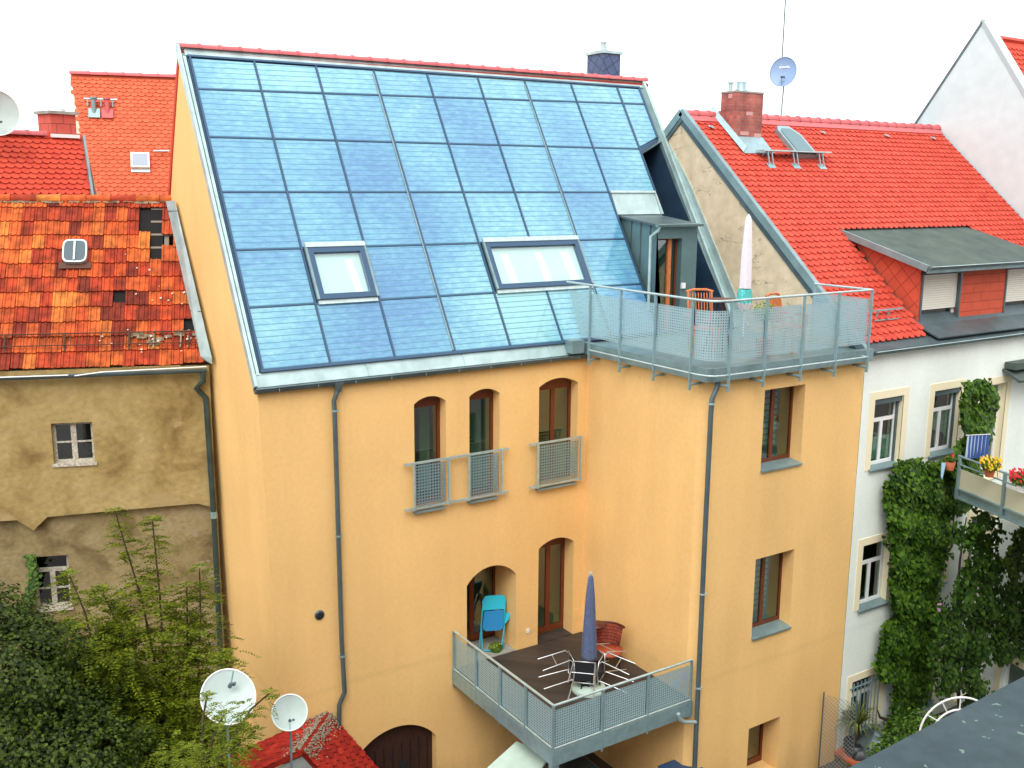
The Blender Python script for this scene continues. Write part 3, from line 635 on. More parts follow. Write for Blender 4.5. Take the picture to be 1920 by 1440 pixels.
# chimney of the yellow house
kx = hy(18.75, 1131, 120).x; kr = hy(18.75, 1163, 120).x; ky = hx(kx, 1101, 120).y; zc = hy(18.75, 1131, 99).z
ch = MB(); ch.box(kx, kr, 18.75, ky, H+1.4, zc); o = ch.build('chimney', M['slateclad'], house)
ch = MB(); ch.box(kx-.04, kr+.04, 18.71, ky+.04, zc, zc+.06); ch.build('cap', M['zinc_lt'], o)
ch = MB(); fx, fy = (kx+kr)/2-.02, (18.75+ky)/2; ch.tube([(fx, fy, zc+.06), (fx, fy, zc+.26)], .06, 12); ch.tube([(fx, fy, zc+.26), (fx, fy, zc+.29)], .085, 12)
ch.build('flue', M['galv_lt'], o); ch = MB(); ch.tube([(fx+.13, fy+.1, zc+.06), (fx+.13, fy+.1, zc+.22)], .04, 12); ch.build('flue', M['galv_lt'], o)
# --- windows of the main front
def juliet_win(J, mull, room, rd=1.3): return window_in_Y(house, 'tall_window', Y0+.22, J[0]-.03, J[1]+.03, J[2], J[4], 'wood', arch=(J[3]-.03, J[4]+.02), fw=.085, mull=mull, room=room, rd=rd, rm=.1)
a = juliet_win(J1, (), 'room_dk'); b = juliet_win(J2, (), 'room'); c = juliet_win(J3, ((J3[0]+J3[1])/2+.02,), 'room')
q = MB(); q.box(J1[0]+.42, J1[0]+.62, Y0+.6, Y0+.64, J1[2]+.1, J1[3]+.1); q.build('pale_panel', M['room'], a)  # room-coloured strip standing in for the green-lit side of the interior
q = MB(); q.quad((J2[0]-.05, Y0+.75, J2[2]), (J2[1]+.05, Y0+.75, J2[2]), (J2[1]+.05, Y0+.75, J2[3]+.1), (J2[0]-.05, Y0+.75, J2[3]+.1)); q.build('pale_panel', mat('bright_room_green', (.50, .72, .52), .9), b)  # brightness of the green interior put into a pale panel
# dracaena behind the middle window
q = MB(); bx = (J2[0]+J2[1])/2-.08; bz = J2[2]+.95
for k in range(26):
    an = random.uniform(0, 2*pi); el = random.uniform(-.5, 1.3); L_ = random.uniform(.16, .28); d = V((cos(an)*cos(el), sin(an)*cos(el)*.6, sin(el))); s_ = d.cross(V((0, 1, 0))).normalized()*.010
    p = V((bx, Y0+.55, bz)); q.add([p-s_, p+s_, p+d*L_*.7+s_*.8, p+d*L_+V((0, 0, -.03))], [(0, 1, 2, 3)])
q.build('house_plant', M['leaf_vine2'], b)
dr = window_in_Y(house, 'balcony_door', Y0+.30, D3[0]-.03, D3[1]+.03, D3[2]+.03, D3[4], 'wood', arch=(D3[3]-.02, D3[4]+.02), fw=.10, mull=((D3[0]+D3[1])/2+.02,), room='room', rd=1.6)
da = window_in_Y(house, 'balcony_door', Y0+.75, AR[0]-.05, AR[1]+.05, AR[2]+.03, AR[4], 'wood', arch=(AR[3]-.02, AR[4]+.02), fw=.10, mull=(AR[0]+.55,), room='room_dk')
for nm, W_, fw, ml in (('w', W1, .08, 1), ('w', W2, .08, 1), ('w', W3, .09, 0)):
    o = window_in_Y(house, 'window', Y1+.26 if ml else Y1+.4, W_[0]-.04, W_[1]+.04, W_[2], W_[3]+.02, 'wood', fw=fw, mull=((W_[0]+W_[1])/2,) if ml else (), room='room')
    if ml:
        s_ = MB(); s_.slab((W_[0]-.0, Y1-.05, W_[2]+.006), (W_[1]+.0, Y1-.05, W_[2]+.006), (W_[1]-.001, Y1+.255, W_[2]+.045), (W_[0]+.001, Y1+.255, W_[2]+.045), .03); s_.build('sill', M['zinc'], o)
        s_ = MB(); s_.quad((W_[0]+.02, Y1+.36, W_[2]+.30), (W_[0]+.72, Y1+.36, W_[2]+.30), (W_[0]+.72, Y1+.36, W_[3]), (W_[0]+.02, Y1+.36, W_[3])); s_.build('blind', M['blind'], o)
# gate
gm = MB(); gm.prism([(p[0], Y0+.16, p[1]) for p in gate_o], (0, .06, 0)); o = gm.build('gate', M['wood_dk'], house)
gm = MB()
for i in range(9): x = GA[0]+.1+i*.18; gm.box(x, x+.015, Y0+.145, Y0+.16, .05, GA[3]-.02)
gm.build('board_joint', M['black'], o)
p = hy(Y0+.14, 757, 1432); gm = MB(); gm.box(p.x-.08, p.x+.08, Y0+.13, Y0+.16, p.z-.15, p.z+.05); gm.build('gate_pane', M['blackpl'], o)
# vent, sockets
p = hy(Y0-.01, 599, 1153); v = MB(); v.lathe((p.x, Y0+.01, p.z), [(.085, 0), (.085, .03), (.06, .035)], 16, axis=(0, -1, 0)); vo = v.build('wall_vent', M['zinc_dk'], house)
v = MB(); v.lathe((p.x, Y0-.02, p.z), [(.062, 0), (.062, .012), (.04, .014)], 16, axis=(0, -1, 0)); v.build('vent_flap', M['blackpl'], vo)
p = hy(Y0-.01, 990, 1183); v = MB(); v.box(p.x-.035, p.x+.035, Y0-.02, Y0, p.z-.035, p.z+.035); v.build('wall_socket', M['white'], house)
p = hy(Y0-.01, 985, 1092)
# --- juliet railings
def juliet(x0, x1, z0, z1, panels, name='window_railing'):
    Yr = Y0-.09; r = MB()
    for z in (z0, z1): r.bar((x0, Yr, z), (x1, Yr, z), .03, .04)
    yp = Yr-.03
    for a, b in panels:
        for x in (a, b): r.bar((x, yp, z0-.03), (x, yp, z1+.02), .035, .035, (0, 1, 0))
    o = r.build(name, M['galv_lt'], house)
    for a, b in panels:
        p_ = MB(); p_.quad((a+.04, yp+.01, z0+.04), (b-.06, yp+.01, z0+.04), (b-.06, yp+.01, z1-.04), (a+.04, yp+.01, z1-.04)); p_.build('perforated_panel', M['perf_j'], o)
        s_ = MB(); s_.box(a+.02, b-.06, Y0-.10, Y0+.2, z0-.10, z0-.07); s_.build('sill', M['zinc'], o)
hz1 = hy(Y0-.09, 759, 872).z; hz0 = hy(Y0-.09, 761, 957).z
gx = lambda x, y: hy(Y0-.12, x, y).x
juliet(gx(759, 872), gx(955, 843), hz0, hz1, [(gx(777, 905), gx(842, 905)), (gx(880, 890), gx(941, 890))])
hz1b = hy(Y0-.09, 995, 834).z; hz0b = hy(Y0-.09, 996, 914).z
juliet(gx(995, 834), gx(1094, 820), hz0b, hz1b, [(gx(1009, 870), gx(1089, 870))])

# --- upper roof terrace
TZ = H-2.95
t = MB(); t.box(11.36, 15.44, 11.62, 15.12, TZ-.12, TZ); t.box(11.36, 15.3, Y0-.9, 18.2, TZ-.02, TZ+.01) if False else None
ter = t.build('roof_terrace', M['zinc'], house)
t = MB()
t.box(11.30, 11.42, 11.60, 14.98, TZ-.15, TZ+.07); t.box(11.42, 15.40, 11.56, 11.66, TZ-.15, TZ+.07); t.build('terrace_edge', M['zinc'], ter)
t = MB(); t.box(11.42, 15.36, 11.66, 15.05, TZ+.003, TZ+.02); t.build('terrace_floor', M['zinc'], ter)
RT, RB = H-1.77, H-2.74
xs, yf = 11.20, 11.44
ys = [hx(xs, *q).y for q in ((1107, 536), (1165, 543), (1230, 551), (1300, 561))]
xf = [hy(yf, *q).x for q in ((1373, 563), (1440, 556), (1510, 549), (1575, 546), (1636, 543))]
yend = hx(xs, 1063, 533).y
hr = MB(); corner = [(xs, yf+.32, RT), (xs+.05, yf+.12, RT), (xs+.15, yf+.03, RT), (xs+.33, yf, RT)]
xr = xf[-1]; ybk = hx(xr, 1528, 533).y
path = [(xs, yend, RT)]+corner+[(xr, yf, RT)]; hr.tube(path, .021, 8); hr.tube([(xr, yf, RT), (xr, ybk, RT)], .021, 8)
hr.build('handrail', M['galv_lt'], ter)
hr = MB(); lowz = H-2.98; hr.tube([(xs, ys[0], lowz)]+[(a, b, lowz) for a, b, _ in corner]+[(xr, yf, lowz)], .016, 8); hr.tube([(xr, yf, lowz), (xr, ybk, lowz)], .016, 8); hr.build('lower_rail', M['galv_lt'], ter)
for y in ys:
    p = MB(); p.bar((xs, y, H-3.26), (xs, y, RT), .05, .022, (0, 1, 0)); o = p.build('post', M['galv'], ter)
    p = MB(); p.tube([(xs, y, H-3.17), (X1+.0, y, H-3.17)], .022, 8); p.build('bracket', M['galv'], ter)
for x in xf:
    p = MB(); p.bar((x, yf, H-3.26), (x, yf, RT), .022, .05, (0, 1, 0)); p.build('post', M['galv'], ter)
    p = MB(); p.tube([(x, yf, H-3.17), (x, Y1, H-3.17)], .026, 8); p.build('bracket', M['galv'], ter)
p = MB(); p.bar((xr, ybk, H-2.95), (xr, ybk, RT), .04, .04, (0, 1, 0)); p.build('post', M['galv'], ter)
def perfp(a, b, z0, z1, par, mt='perf', u0=0):
    """perforated sheet between plan points a and b, a doubled face 3 mm thick"""
    m = MB(); a, b = V(a), V(b); L_ = (b-a).length
    m.add([(a.x, a.y, z0), (b.x, b.y, z0), (b.x, b.y, z1), (a.x, a.y, z1)], [(0, 1, 2, 3)], [[(u0, 0), (u0+L_, 0), (u0+L_, z1-z0), (u0, z1-z0)]]); m.build('perforated_panel', M[mt], par)
pt = H-1.93; xi = xs+.03; yi = yf+.03
# first panel is cut to the slope of the roof
m = MB(); yb = ys[0]; yt2 = yend
m.add([(xi, yb-.02, RB), (xi, yb+.30, RB), (xi, yt2-.02, pt), (xi, yb-.02, pt)], [(0, 1, 2, 3)], [[(0, 0), (.32, 0), (yt2-yb, pt-RB), (0, pt-RB)]]); m.build('perforated_panel', M['perf'], ter)
seq = ys
for i in range(3): perfp((xi, seq[i]-.02), (xi, seq[i+1]+.02), RB, pt, ter)
# bent corner sheet
cpts = [V((xi, ys[3]-.03)), V((xi, yf+.34)), V((xi+.05, yf+.16)), V((xi+.14, yf+.07)), V((xs+.33, yi)), V((xf[0]-.02, yi))]
m = MB(); u = 0
for a, b in zip(cpts, cpts[1:]):
    L_ = (b-a).length; m.add([(a.x, a.y, RB), (b.x, b.y, RB), (b.x, b.y, pt), (a.x, a.y, pt)], [(0, 1, 2, 3)], [[(u, 0), (u+L_, 0), (u+L_, pt-RB), (u, pt-RB)]]); u += L_
m.build('perforated_panel', M['perf'], ter)
for i in range(4): perfp((xf[i]+.02, yi), (xf[i+1]-.02, yi), RB, pt, ter)
perfp((xr-.02, yi+.05), (xr-.02, ybk-.02), RB, pt, ter)
# box flashing where the rail meets the eaves
t = MB(); p = hy(Y0-.1, 1080, 632); t.box(p.x-.14, p.x+.14, Y0-.18, Y0+.1, H-3.06, H-2.82); t.build('flashing_box', M['zinc'], ter)

# --- dormer with the terrace door
dY = 15.36; dx0, dx1 = 13.40, 14.50; dz = H-.74
dm = MB()
dp_ = lambda z: 15.0+(z-(H-3.12))*.6195      # y of the roof plane at height z
dm.add([(dx0, dY, TZ), (dx0, dY, dz), (dx0, dp_(H-.60)+.05, H-.62), (dx0, dp_(TZ), TZ)], [(0, 1, 2, 3)])
dm.add([(dx1, dY, TZ), (dx1, dY, dz), (dx1, 16.6, H-.62), (dx1, 16.6, TZ)], [(0, 1, 2, 3)])
D = window = (hy(dY, 1234, 448).x, hy(dY, 1279, 447).x, TZ+.05, hy(dY, 1234, 448).z)
opening_wall(dm, rect2(dx0, dx1, TZ, dz), [rect2(*D)], lambda x, z: V((x, dY, z)), (0, .14, 0))
do = dm.build('dormer', mat('grey_green_sheet', (.115, .20, .21), .45, .3, var=.12, vscale=2), house)
s_ = MB()
for y in (15.55, 15.85, 16.15): s_.box(dx0-.02, dx0, y-.01, y+.01, TZ+.02+max(0, (y-15.0)/.6195+.02-.17), dz+(y-dY)*.1)
s_.build('standing_seam', M['zinc_dk'], do)
s_ = MB(); s_.slab((dx0-.06, dY-.10, dz+.01), (dx1-.02, dY-.10, dz+.01), (dx1-.02, 16.68, H-.56), (dx0-.06, 16.68, H-.56), .04); s_.build('dormer_roof', M['zinc_dk'], do)
s_ = MB(); halfpipe(s_, (dx0-.12, dY-.13, dz+.01), (dx1+.0, dY-.13, dz+.01), .05); s_.tube([(dx0-.12, dY-.18, dz+.015), (dx1, dY-.18, dz+.015)], .012, 6); s_.build('dormer_gutter', M['zinc'], do)
s_ = MB(); px_ = dx0-.05; s_.tube([(px_, dY-.13, dz-.03), (px_, dY-.10, dz-.10), (dx0-.14, dY+.02, dz-.22), (dx0-.14, dY+.02, TZ+.02)], .032, 8); s_.build('dormer_downpipe', M['zinc_lt'], do)
window_in_Y(do, 'terrace_door', dY+.14, D[0]-.02, D[1]+.02, D[2], D[3]+.02, 'wood', fw=.06, room='room', rd=.9, rm=.0, rt=.02)
for ch_ in list(do.children):
    if ch_.name.startswith('terrace_door'):
        for k in list(ch_.children):
            k.parent = do; k.location = V(k['_o'])-V(do['_o'])
s_ = MB(); xx = D[0]+(D[1]-D[0])*.60; s_.box(xx, xx+.09, dY+.12, dY+.17, D[2], D[3]); s_.build('door_leaf', M['orangewood'], do)
s_ = MB(); p = hy(dY-.02, 1281, 535); s_.box(p.x-.05, p.x+.04, dY-.05, dY, p.z-.06, p.z+.05); s_.build('wall_lamp', M['white'], do)
# sheet-metal apron above the dormer
s_ = MB(); s_.slab(rp(13.33, 2.98, .05), rp(14.50, 2.98, .05), rp(14.50, 3.47, .08), rp(13.33, 3.47, .08), .03); ap = s_.build('apron', M['zinc_lt'], do)
s_ = MB(); s_.bar(rp(13.31, 3.49, .09), rp(14.53, 3.49, .09), .05, .05, SN); s_.bar(rp(14.53, 2.96, .07), rp(14.53, 3.5, .07), .04, .06, SN); s_.build('apron_trim', M['galv_lt'], do)
# deep slot right of the dormer, clad in dark sheet
s_ = MB(); xw = 15.35
s_.add([(xw, 15.0, TZ), (xw, dp_(H-.0)+.0, H+0.0-.14), (xw, dp_(H+1.3), H+1.15), (xw, 18.4, H+1.2), (xw, 18.4, TZ)], [(0, 1, 2, 3, 4)])
s_.quad((dx1, 18.4, TZ), (xw, 18.4, TZ), (xw, 18.4, H+1.9), (dx1, 18.4, H+1.9)); s_.quad((dx1+.01, 15.6, TZ), (dx1+.01, 18.4, TZ), (dx1+.01, 18.4, H+1.3), (dx1+.01, 16.6, H-.6))
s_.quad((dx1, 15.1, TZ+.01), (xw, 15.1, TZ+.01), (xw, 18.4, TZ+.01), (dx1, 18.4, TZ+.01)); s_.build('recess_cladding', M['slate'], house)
# parapet strip along the right edge (broad weathered flashing leaning on the neighbour)
s_ = MB(); s_.prism([rp(15.45, .1, .0), rp(15.45, 4.85, .0), rp(15.45, 4.75, .10), rp(15.45, 3.6, .26), rp(15.45, .1, .36)], (.03, 0, 0)); s_.build('party_wall_flashing', M['zinc_lt'], house)

b = MB(); b.box(D3[0]+.005, D3[1]-.005, Y0-.008, Y0+.30, BD_-.0, BD_+.012); b.build('threshold', M['deck'], house)
b = MB(); b.box(AR[0]+.005, AR[1]-.005, Y0-.008, Y0+.745, BD_-.0, BD_+.012); b.build('threshold', M['concrete'], house)
# --- lower balcony
bx0, bx1, by0 = 8.46, 11.38, 11.76; BT = H-8.03; BD = ZD
b = MB(); b.box(bx0+.05, X1-.01, by0+.05, Y0-.01, BD-.06, BD); bal = b.build('balcony', M['deck'], house)
fs_ = H-9.08
b = MB(); b.box(bx0-.02, bx0+.05, by0-.02, Y0-.01, fs_, BD+.0-.01); b.box(bx0+.05, bx1+.05, by0-.02, by0+.05, fs_, BD-.01)
b.box(bx0+.06, bx0+.14, by0+.1, Y0-.02, fs_, fs_+.02)
for y in (12.8, 13.8): b.box(bx0+.05, bx1, y, y+.08, fs_, fs_+.14)
b.build('balcony_frame', M['galv'], bal)
b = MB(); b.bar((bx0+.06, by0+.06, 0), (bx0+.06, by0+.06, fs_), .12, .12, (0, 1, 0)); b.build('balcony_column', M['galv'], bal)
b = MB(); b.tube([(bx0, Y0-.06, BT), (bx0, by0, BT)], .022, 8); b.tube([(bx0, by0, BT), (bx1, by0, BT)], .022, 8); b.build('handrail', M['galv_lt'], bal)
b = MB(); b.tube([(bx0, Y0-.06, BD+.02), (bx0, by0, BD+.02)], .018, 8); b.tube([(bx0, by0, BD+.02), (bx1, by0, BD+.02)], .018, 8); b.build('lower_rail', M['galv_lt'], bal)
yl = [Y0-.06]+[Y0-.06-(Y0-.06-by0)*k/4 for k in (1, 2, 3)]+[by0]
xl = [bx0+(bx1-bx0)*k/3 for k in (1, 2, 3)]
for y in yl: p = MB(); p.bar((bx0-.005, y, fs_-.04), (bx0-.005, y, BT), .03, .045, (1, 0, 0)); p.build('post', M['galv'], bal)
for x in xl: p = MB(); p.bar((x, by0-.005, fs_-.04), (x, by0-.005, BT), .03, .045, (0, 1, 0)); p.build('post', M['galv'], bal)
for a, c in zip(yl, yl[1:]): perfp((bx0+.02, a-.03), (bx0+.02, c+.03), BD+.04, BT-.10, bal)
xx = [bx0]+xl
for a, c in zip(xx, xx[1:]): perfp((a+.03, by0+.02), (c-.03, by0+.02), BD+.04, BT-.10, bal)

# ================================================================== WHITE HOUSE (right)
wx0, wx1 = 15.46, 24.6; WY, WRZ, sl_ = 17.03, H+1.59, .877
wh = thing('row_house', (20, 15, 0), 'white rendered house with bright red tiled roof, right of the yellow house', 'house')
def wz(y): return WRZ-(WY-y)*sl_
cw = cos(math.atan(sl_)); WV = V((0, cw, cw*sl_)); WN = V((0, -cw*sl_, cw))
wins = [(15.76, 16.62, H-5.26, H-3.90), (17.60, 18.48, H-5.26, H-3.93), (19.30, 20.10, H-6.10, H-4.0),
        (15.75, 16.60, H-8.12, H-6.80), (17.60, 18.48, H-8.12, H-6.85), (19.30, 20.10, H-9.0, H-6.85),
        (15.74, 16.60, H-10.9, H-9.66), (17.60, 18.45, H-10.9, H-9.6), (19.30, 20.1, .1, H-9.5)]
m = MB(); opening_wall(m, [(wx0-.07, 0), (wx1, 0), (wx1, H-3.05), (wx0-.07, H-3.05)], [rect2(q[0]-.02, q[1]+.02, q[2]-.02, q[3]+.02) for q in wins], lambda x, z: V((x, Y1, z)), (0, .26, 0)); m.build('front_wall', M['white_wall'], wh)
m = MB(); m.add([(wx0+.02, 11.8, 0), (wx0+.02, 11.8, H-3.05), (wx0+.02, WY, WRZ-.1), (wx0+.02, 22.3, H-3.05), (wx0+.02, 22.3, 0)], [(0, 1, 2, 3, 4)]); m.build('gable_wall', M['beige'], wh)
sur = MB(); a_ = .15
for i, (a, b, c, d) in enumerate(wins):
    cc = c if i in (2, 5, 8) else c
    sur.prism([(p[0], Y1-.012, p[1]) for p in rect2(a-a_, b+a_, c-.012, d+a_)], (0, .012, 0), [[(p[0], Y1-.012, p[1]) for p in rect2(a, b, c, d)]])
for a, b, c, d in wins:
    for q in (((a, c), (a, d)), ((b, d), (b, c)), ((a, d), (b, d)), ((b, c), (a, c))):
        (x0_, z0_), (x1_, z1_) = q; sur.add([(x0_, Y1-.012, z0_), (x1_, Y1-.012, z1_), (x1_, Y1+.16, z1_), (x0_, Y1+.16, z0_)], [(0, 1, 2, 3)])
sur.build('window_surround', M['cream'], wh)
for i, (a, b, c, d) in enumerate(wins):
    tz = d-(d-c)*.33 if i not in (2, 5, 8) else d-.5
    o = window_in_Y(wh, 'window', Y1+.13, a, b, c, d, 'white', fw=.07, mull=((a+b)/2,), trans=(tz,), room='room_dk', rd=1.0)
    if i not in (2, 5, 8):
        s_ = MB(); s_.slab((a-.06, Y1-.08, c-.004), (b+.06, Y1-.08, c-.004), (b-.005, Y1+.128, c+.03), (a+.005, Y1+.128, c+.03), .03); s_.build('sill', M['zinc'], o)
    if i in (0, 1, 4):
        s_ = MB(); s_.box(a+.005, b-.005, Y1+.02, Y1+.128, d-.11, d-.005); s_.box(b-.05, b-.004, Y1+.09, Y1+.128, c+.01, d-.11); s_.build('shutter_box', M['zinc_dk'], o)
    if i in (0, 1):
        s_ = MB()
        if i == 0:
            for k in range(10): x = a+.08+k*.075; s_.quad((x, Y1+.20+.01*(k % 2), c+.1), (x+.075, Y1+.20+.01*((k+1) % 2), c+.1), (x+.075, Y1+.20, c+.55), (x, Y1+.20, c+.55))
        else: s_.add([(a+.06, Y1+.2, d-.5), (b-.06, Y1+.2, d-.5), (b-.06, Y1+.2, c+.2), (b-.2, Y1+.2, c+.36), (a+.3, Y1+.2, d-.85)], [(0, 1, 2, 3, 4)])
        s_.build('lace_curtain', M['lace'], o)
    if i in (6, 7):
        s_ = MB()
        for k in range(8): x = a+.03+k*(b-a-.06)/7; s_.bar((x, Y1-.03, c-.05), (x, Y1-.03, d-.03), .018, .018, (0, 1, 0))
        for z in (c+.05, d-.12): s_.bar((a-.08, Y1-.03, z), (b+.08, Y1-.03, z), .025, .025)
        s_.build('window_grille', M['galv'], o)
# roof
m = MB(); m.slab((wx0-.0, 11.72, wz(11.72)-.05), (wx1, 11.72, wz(11.72)-.05), (wx1, WY, WRZ-.05), (wx0-.0, WY, WRZ-.05), .15)
m.slab((wx1, 22.4, wz(11.72)-.1), (wx0-.02, 22.4, wz(11.72)-.1), (wx0-.02, WY, WRZ-.05), (wx1, WY, WRZ-.05), .1); wr = m.build('roof', M['zinc_dk'], wh)
dX0, dX1 = 17.60, 22.1
RL = (WY-11.95)/cw
m = MB()
def in_white(u, v):
    x = wx0+.1+u; y = 11.95+v*cw
    return not (dX0+.02 < x < dX1 and y < 14.17)
tiles(m, (wx0+.08, 11.95, wz(11.95)), (1, 0, 0), WV, WN, wx1-wx0-.1, RL-.22, .18, .168, inside=in_white); m.build('roof_tiles', M['tile_new'], wr)
m = MB(); ridge_caps(m, (wx0+.05, WY, WRZ+.0), (wx1, WY, WRZ+.0), .11, .36); m.slab((wx0+.08, WY-.22, wz(WY-.22)+.05), (wx1, WY-.22, wz(WY-.22)+.05), (wx1, WY-.04, WRZ+.03), (wx0+.08, WY-.04, WRZ+.03), .02)
m.build('ridge_tiles', M['ridge_pk'], wr)
m = MB()
m.bar(V((wx0+.02, 11.75, wz(11.75)+.02)), V((wx0+.02, WY+.02, WRZ+.04)), .11, .16, WN); m.bar((wx0+.02, WY, WRZ+.04), (wx0+.02, 20.5, WRZ-(20.5-WY)*sl_), .11, .16); m.build('verge_flashing', M['zinc'], wr)
m = MB(); m.slab((wx0, 11.60, H-2.99), (wx1, 11.60, H-2.99), (wx1, 11.98, H-2.86), (wx0, 11.98, H-2.86), .02)
halfpipe(m, (wx0, 11.60, H-2.95), (wx1, 11.60, H-2.95), .07); m.build('gutter', M['zinc_dk'], wh)
m = MB(); m.tube([(wx0, 11.53, H-2.945), (wx1, 11.53, H-2.945)], .010, 6); m.build('gutter_rim', M['zinc_lt'], wh)
# dormer
DY = 12.30; de0, de1 = H-2.66, H-1.52
dm = MB(); dwin = [(17.74, 19.02, H-2.66, H-1.68), (20.66, 21.9, H-2.66, H-1.68)]
opening_wall(dm, rect2(dX0+.06, dX1-.05, de0, de1), [rect2(*q) for q in dwin], lambda x, z: V((x, DY, z)), (0, .12, 0)); dm.uv = []
dm2 = MB(); dm2.add(dm.v, dm.f, [[(dm.v[k].x, dm.v[k].z) for k in f] for f in dm.f]); do = dm2.build('dormer', M['red_clad2'], wh)
for x in (dX0+.06, dX1-.05):
    dm = MB(); pts = [(x, DY, de0), (x, DY, de1+.05), (x, 14.2, H-.93), (x, 14.2, wz(14.2)), ]
    dm.add(pts, [(0, 1, 2, 3)], [[(p[1], p[2]) for p in pts]])
    dm.build('dormer_cheek', M['red_clad'], do)
dm = MB(); dm.slab((dX0-.12, 12.02, H-1.50), (dX1+.05, 12.02, H-1.50), (dX1+.05, 14.26, H-.88), (dX0-.05, 14.26, H-.88), .06); dm.build('dormer_roof', M['felt'], do)
dm = MB(); dm.bar((dX0-.12, 12.02, H-1.53), (dX0-.05, 14.26, H-.91), .05, .13); dm.box(dX0-.12, dX1, 12.0, 12.05, H-1.62, H-1.50); dm.build('fascia', M['zinc'], do)
dm = MB(); halfpipe(dm, (dX0-.15, 11.96, H-1.50), (dX1, 11.96, H-1.50), .05); dm.build('dormer_gutter', M['zinc_dk'], do)
dm = MB(); dm.tube([(dX0-.15, 11.905, H-1.49), (dX1, 11.905, H-1.49)], .010, 6); dm.build('dormer_gutter_rim', M['zinc_lt'], do)
dm = MB(); dm.slab((dX0+.0, 11.72, H-2.86), (dX1, 11.72, H-2.86), (dX1, 12.32, H-2.64), (dX0+.0, 12.32, H-2.64), .03); dm.build('apron', M['zinc_dk'], do)
for a, b, c, d in dwin:
    o = window_in_Y(wh, 'dormer_window', DY+.1, a, b, c+.02, d, 'white', fw=.07, room='room_dk', rd=.8, rm=.01, rt=.05)
    s_ = MB()
    for k in range(15):
        z = d-.02-k*.047; s_.box(a+.03, b-.03, DY+.055, DY+.075-.006, z-.042, z)
    s_.build('roller_shutter', M['shutter'], o)
    s_ = MB(); s_.box(a-.02, b+.12, DY-.07, DY-.003, d-.0, d+.13); s_.build('shutter_box', mat('dark_shutter_box', (.035, .045, .06), .5), o)
    for xg in (a, b): s_ = MB(); s_.box(xg-.025, xg+.025, DY-.02, DY+.06, c, d); s_.build('guide_rail', M['zinc_dk'], o)
q = hy(11.45, 1903, 712); m = MB(); m.slab((q.x-.05, 11.30, q.z), (q.x+1.6, 11.30, q.z), (q.x+1.6, 11.71, q.z+.20), (q.x-.05, 11.71, q.z+.20), .05); m.box(q.x, q.x+1.5, 11.45, 11.70, q.z+.20, q.z+.34); m.build('canopy', M['felt'], wh)
# chimney
c0 = hy(16.39, 1376, 172); m = MB(); yb = hx(16.44, 1352.8, 173).y
m.box(16.44, 17.29, 16.39, yb, H+.9, c0.z); o = m.build('chimney', M['brick'], wh)
m = MB(); m.box(16.43, 17.30, 16.38, yb+.01, c0.z, c0.z+.035); m.build('cap', M['concrete'], o)
m = MB(); m.tube([(16.62, 16.75, c0.z), (16.62, 16.75, c0.z+.22)], .05, 10); m.tube([(16.62, 16.75, c0.z+.22), (16.62, 16.75, c0.z+.25)], .075, 10); m.build('flue', M['galv_lt'], o)
m = MB(); m.lathe((16.95, 16.75, c0.z), [(.14, 0), (.13, .10), (.10, .13), (.10, .27)], 12); m.build('flue', M['galv'], o)
m = MB(); m.slab((16.40, 16.0, wz(16.0)+.06), (17.33, 16.0, wz(16.0)+.06), (17.33, 16.40, wz(16.40)+.09), (16.40, 16.40, wz(16.40)+.09), .03)
m.slab((16.36, 16.0, wz(16.0)+.08), (16.44, 16.0, wz(16.0)+.2), (16.44, 17.1, WRZ+.22), (16.36, 17.1, WRZ+.10), .02); m.build('chimney_flashing', M['galv'], o)
pm = mat('pink_repair_mortar', (.55, .30, .28), .9)   # pale replaced bricks
for x, z, w_ in ((16.62, .95, .26), (17.06, .92, .22), (16.78, 1.38, .2)): m = MB(); m.box(x, x+w_, 16.385, 16.40, H+.2+z, H+.28+z); m.build('patched_brick', pm, o)
m = MB(); m.box(16.435, 16.45, 16.5, 16.62, c0.z-.12, c0.z-.03); m.build('patched_brick', pm, o)
# roof hatch and walkway
m = MB(); P = lambda x, y, h: V((x, y, wz(y)))+WN*h
m.prism([P(x, y, .13) for x, y in ((17.95, 15.96), (18.62, 15.96), (18.62, 16.5), (18.42, 16.72), (18.05, 16.72), (17.95, 16.6))], -WN*.12); hb = m.build('roof_hatch', M['galv'], wh)
m = MB(); m.prism([P(x, y, .145) for x, y in ((18.02, 16.05), (18.54, 16.05), (18.54, 16.46), (18.38, 16.64), (18.1, 16.64), (18.02, 16.56))], -WN*.012); m.build('pane', mat('frosted_hatch_glass', (.10, .19, .21), .3), hb)
zb2 = P(17, 16.08, .09).z; m = MB(); m.slab((16.75, 15.76, zb2), (18.95, 15.76, zb2), (18.95, 16.02, zb2), (16.75, 16.02, zb2), .03)
m2 = m.build('roof_walkway', M['galv_lt'], wh)
for x in (16.95, 17.75, 18.60):
    m = MB()
    for dx in (-.06, .06): m.bar(P(x+dx, 15.74, .03), (x+dx, 15.80, zb2-.03), .025, .02, (1, 0, 0)); m.bar(P(x+dx, 15.98, .03), (x+dx, 15.82, zb2-.03), .02, .02, (1, 0, 0))
    m.slab(P(x-.12, 15.68, .035), P(x+.10, 15.68, .035), P(x+.10, 15.8, .04), P(x-.12, 15.8, .04), .012); m.build('walkway_bracket', M['galv'], m2)
m = MB(); m.bar(P(16.35, 12.45, .14), P(17.25, 12.45, .14), .03, .03)
for x in (16.5, 16.85): m.bar(P(x, 12.4, .02), P(x, 12.45, .15), .03, .02); m.bar(P(x-.18, 12.32, .05), P(x+.2, 12.32, .05), .02, .02)
m.build('roof_step', M['galv'], wh)
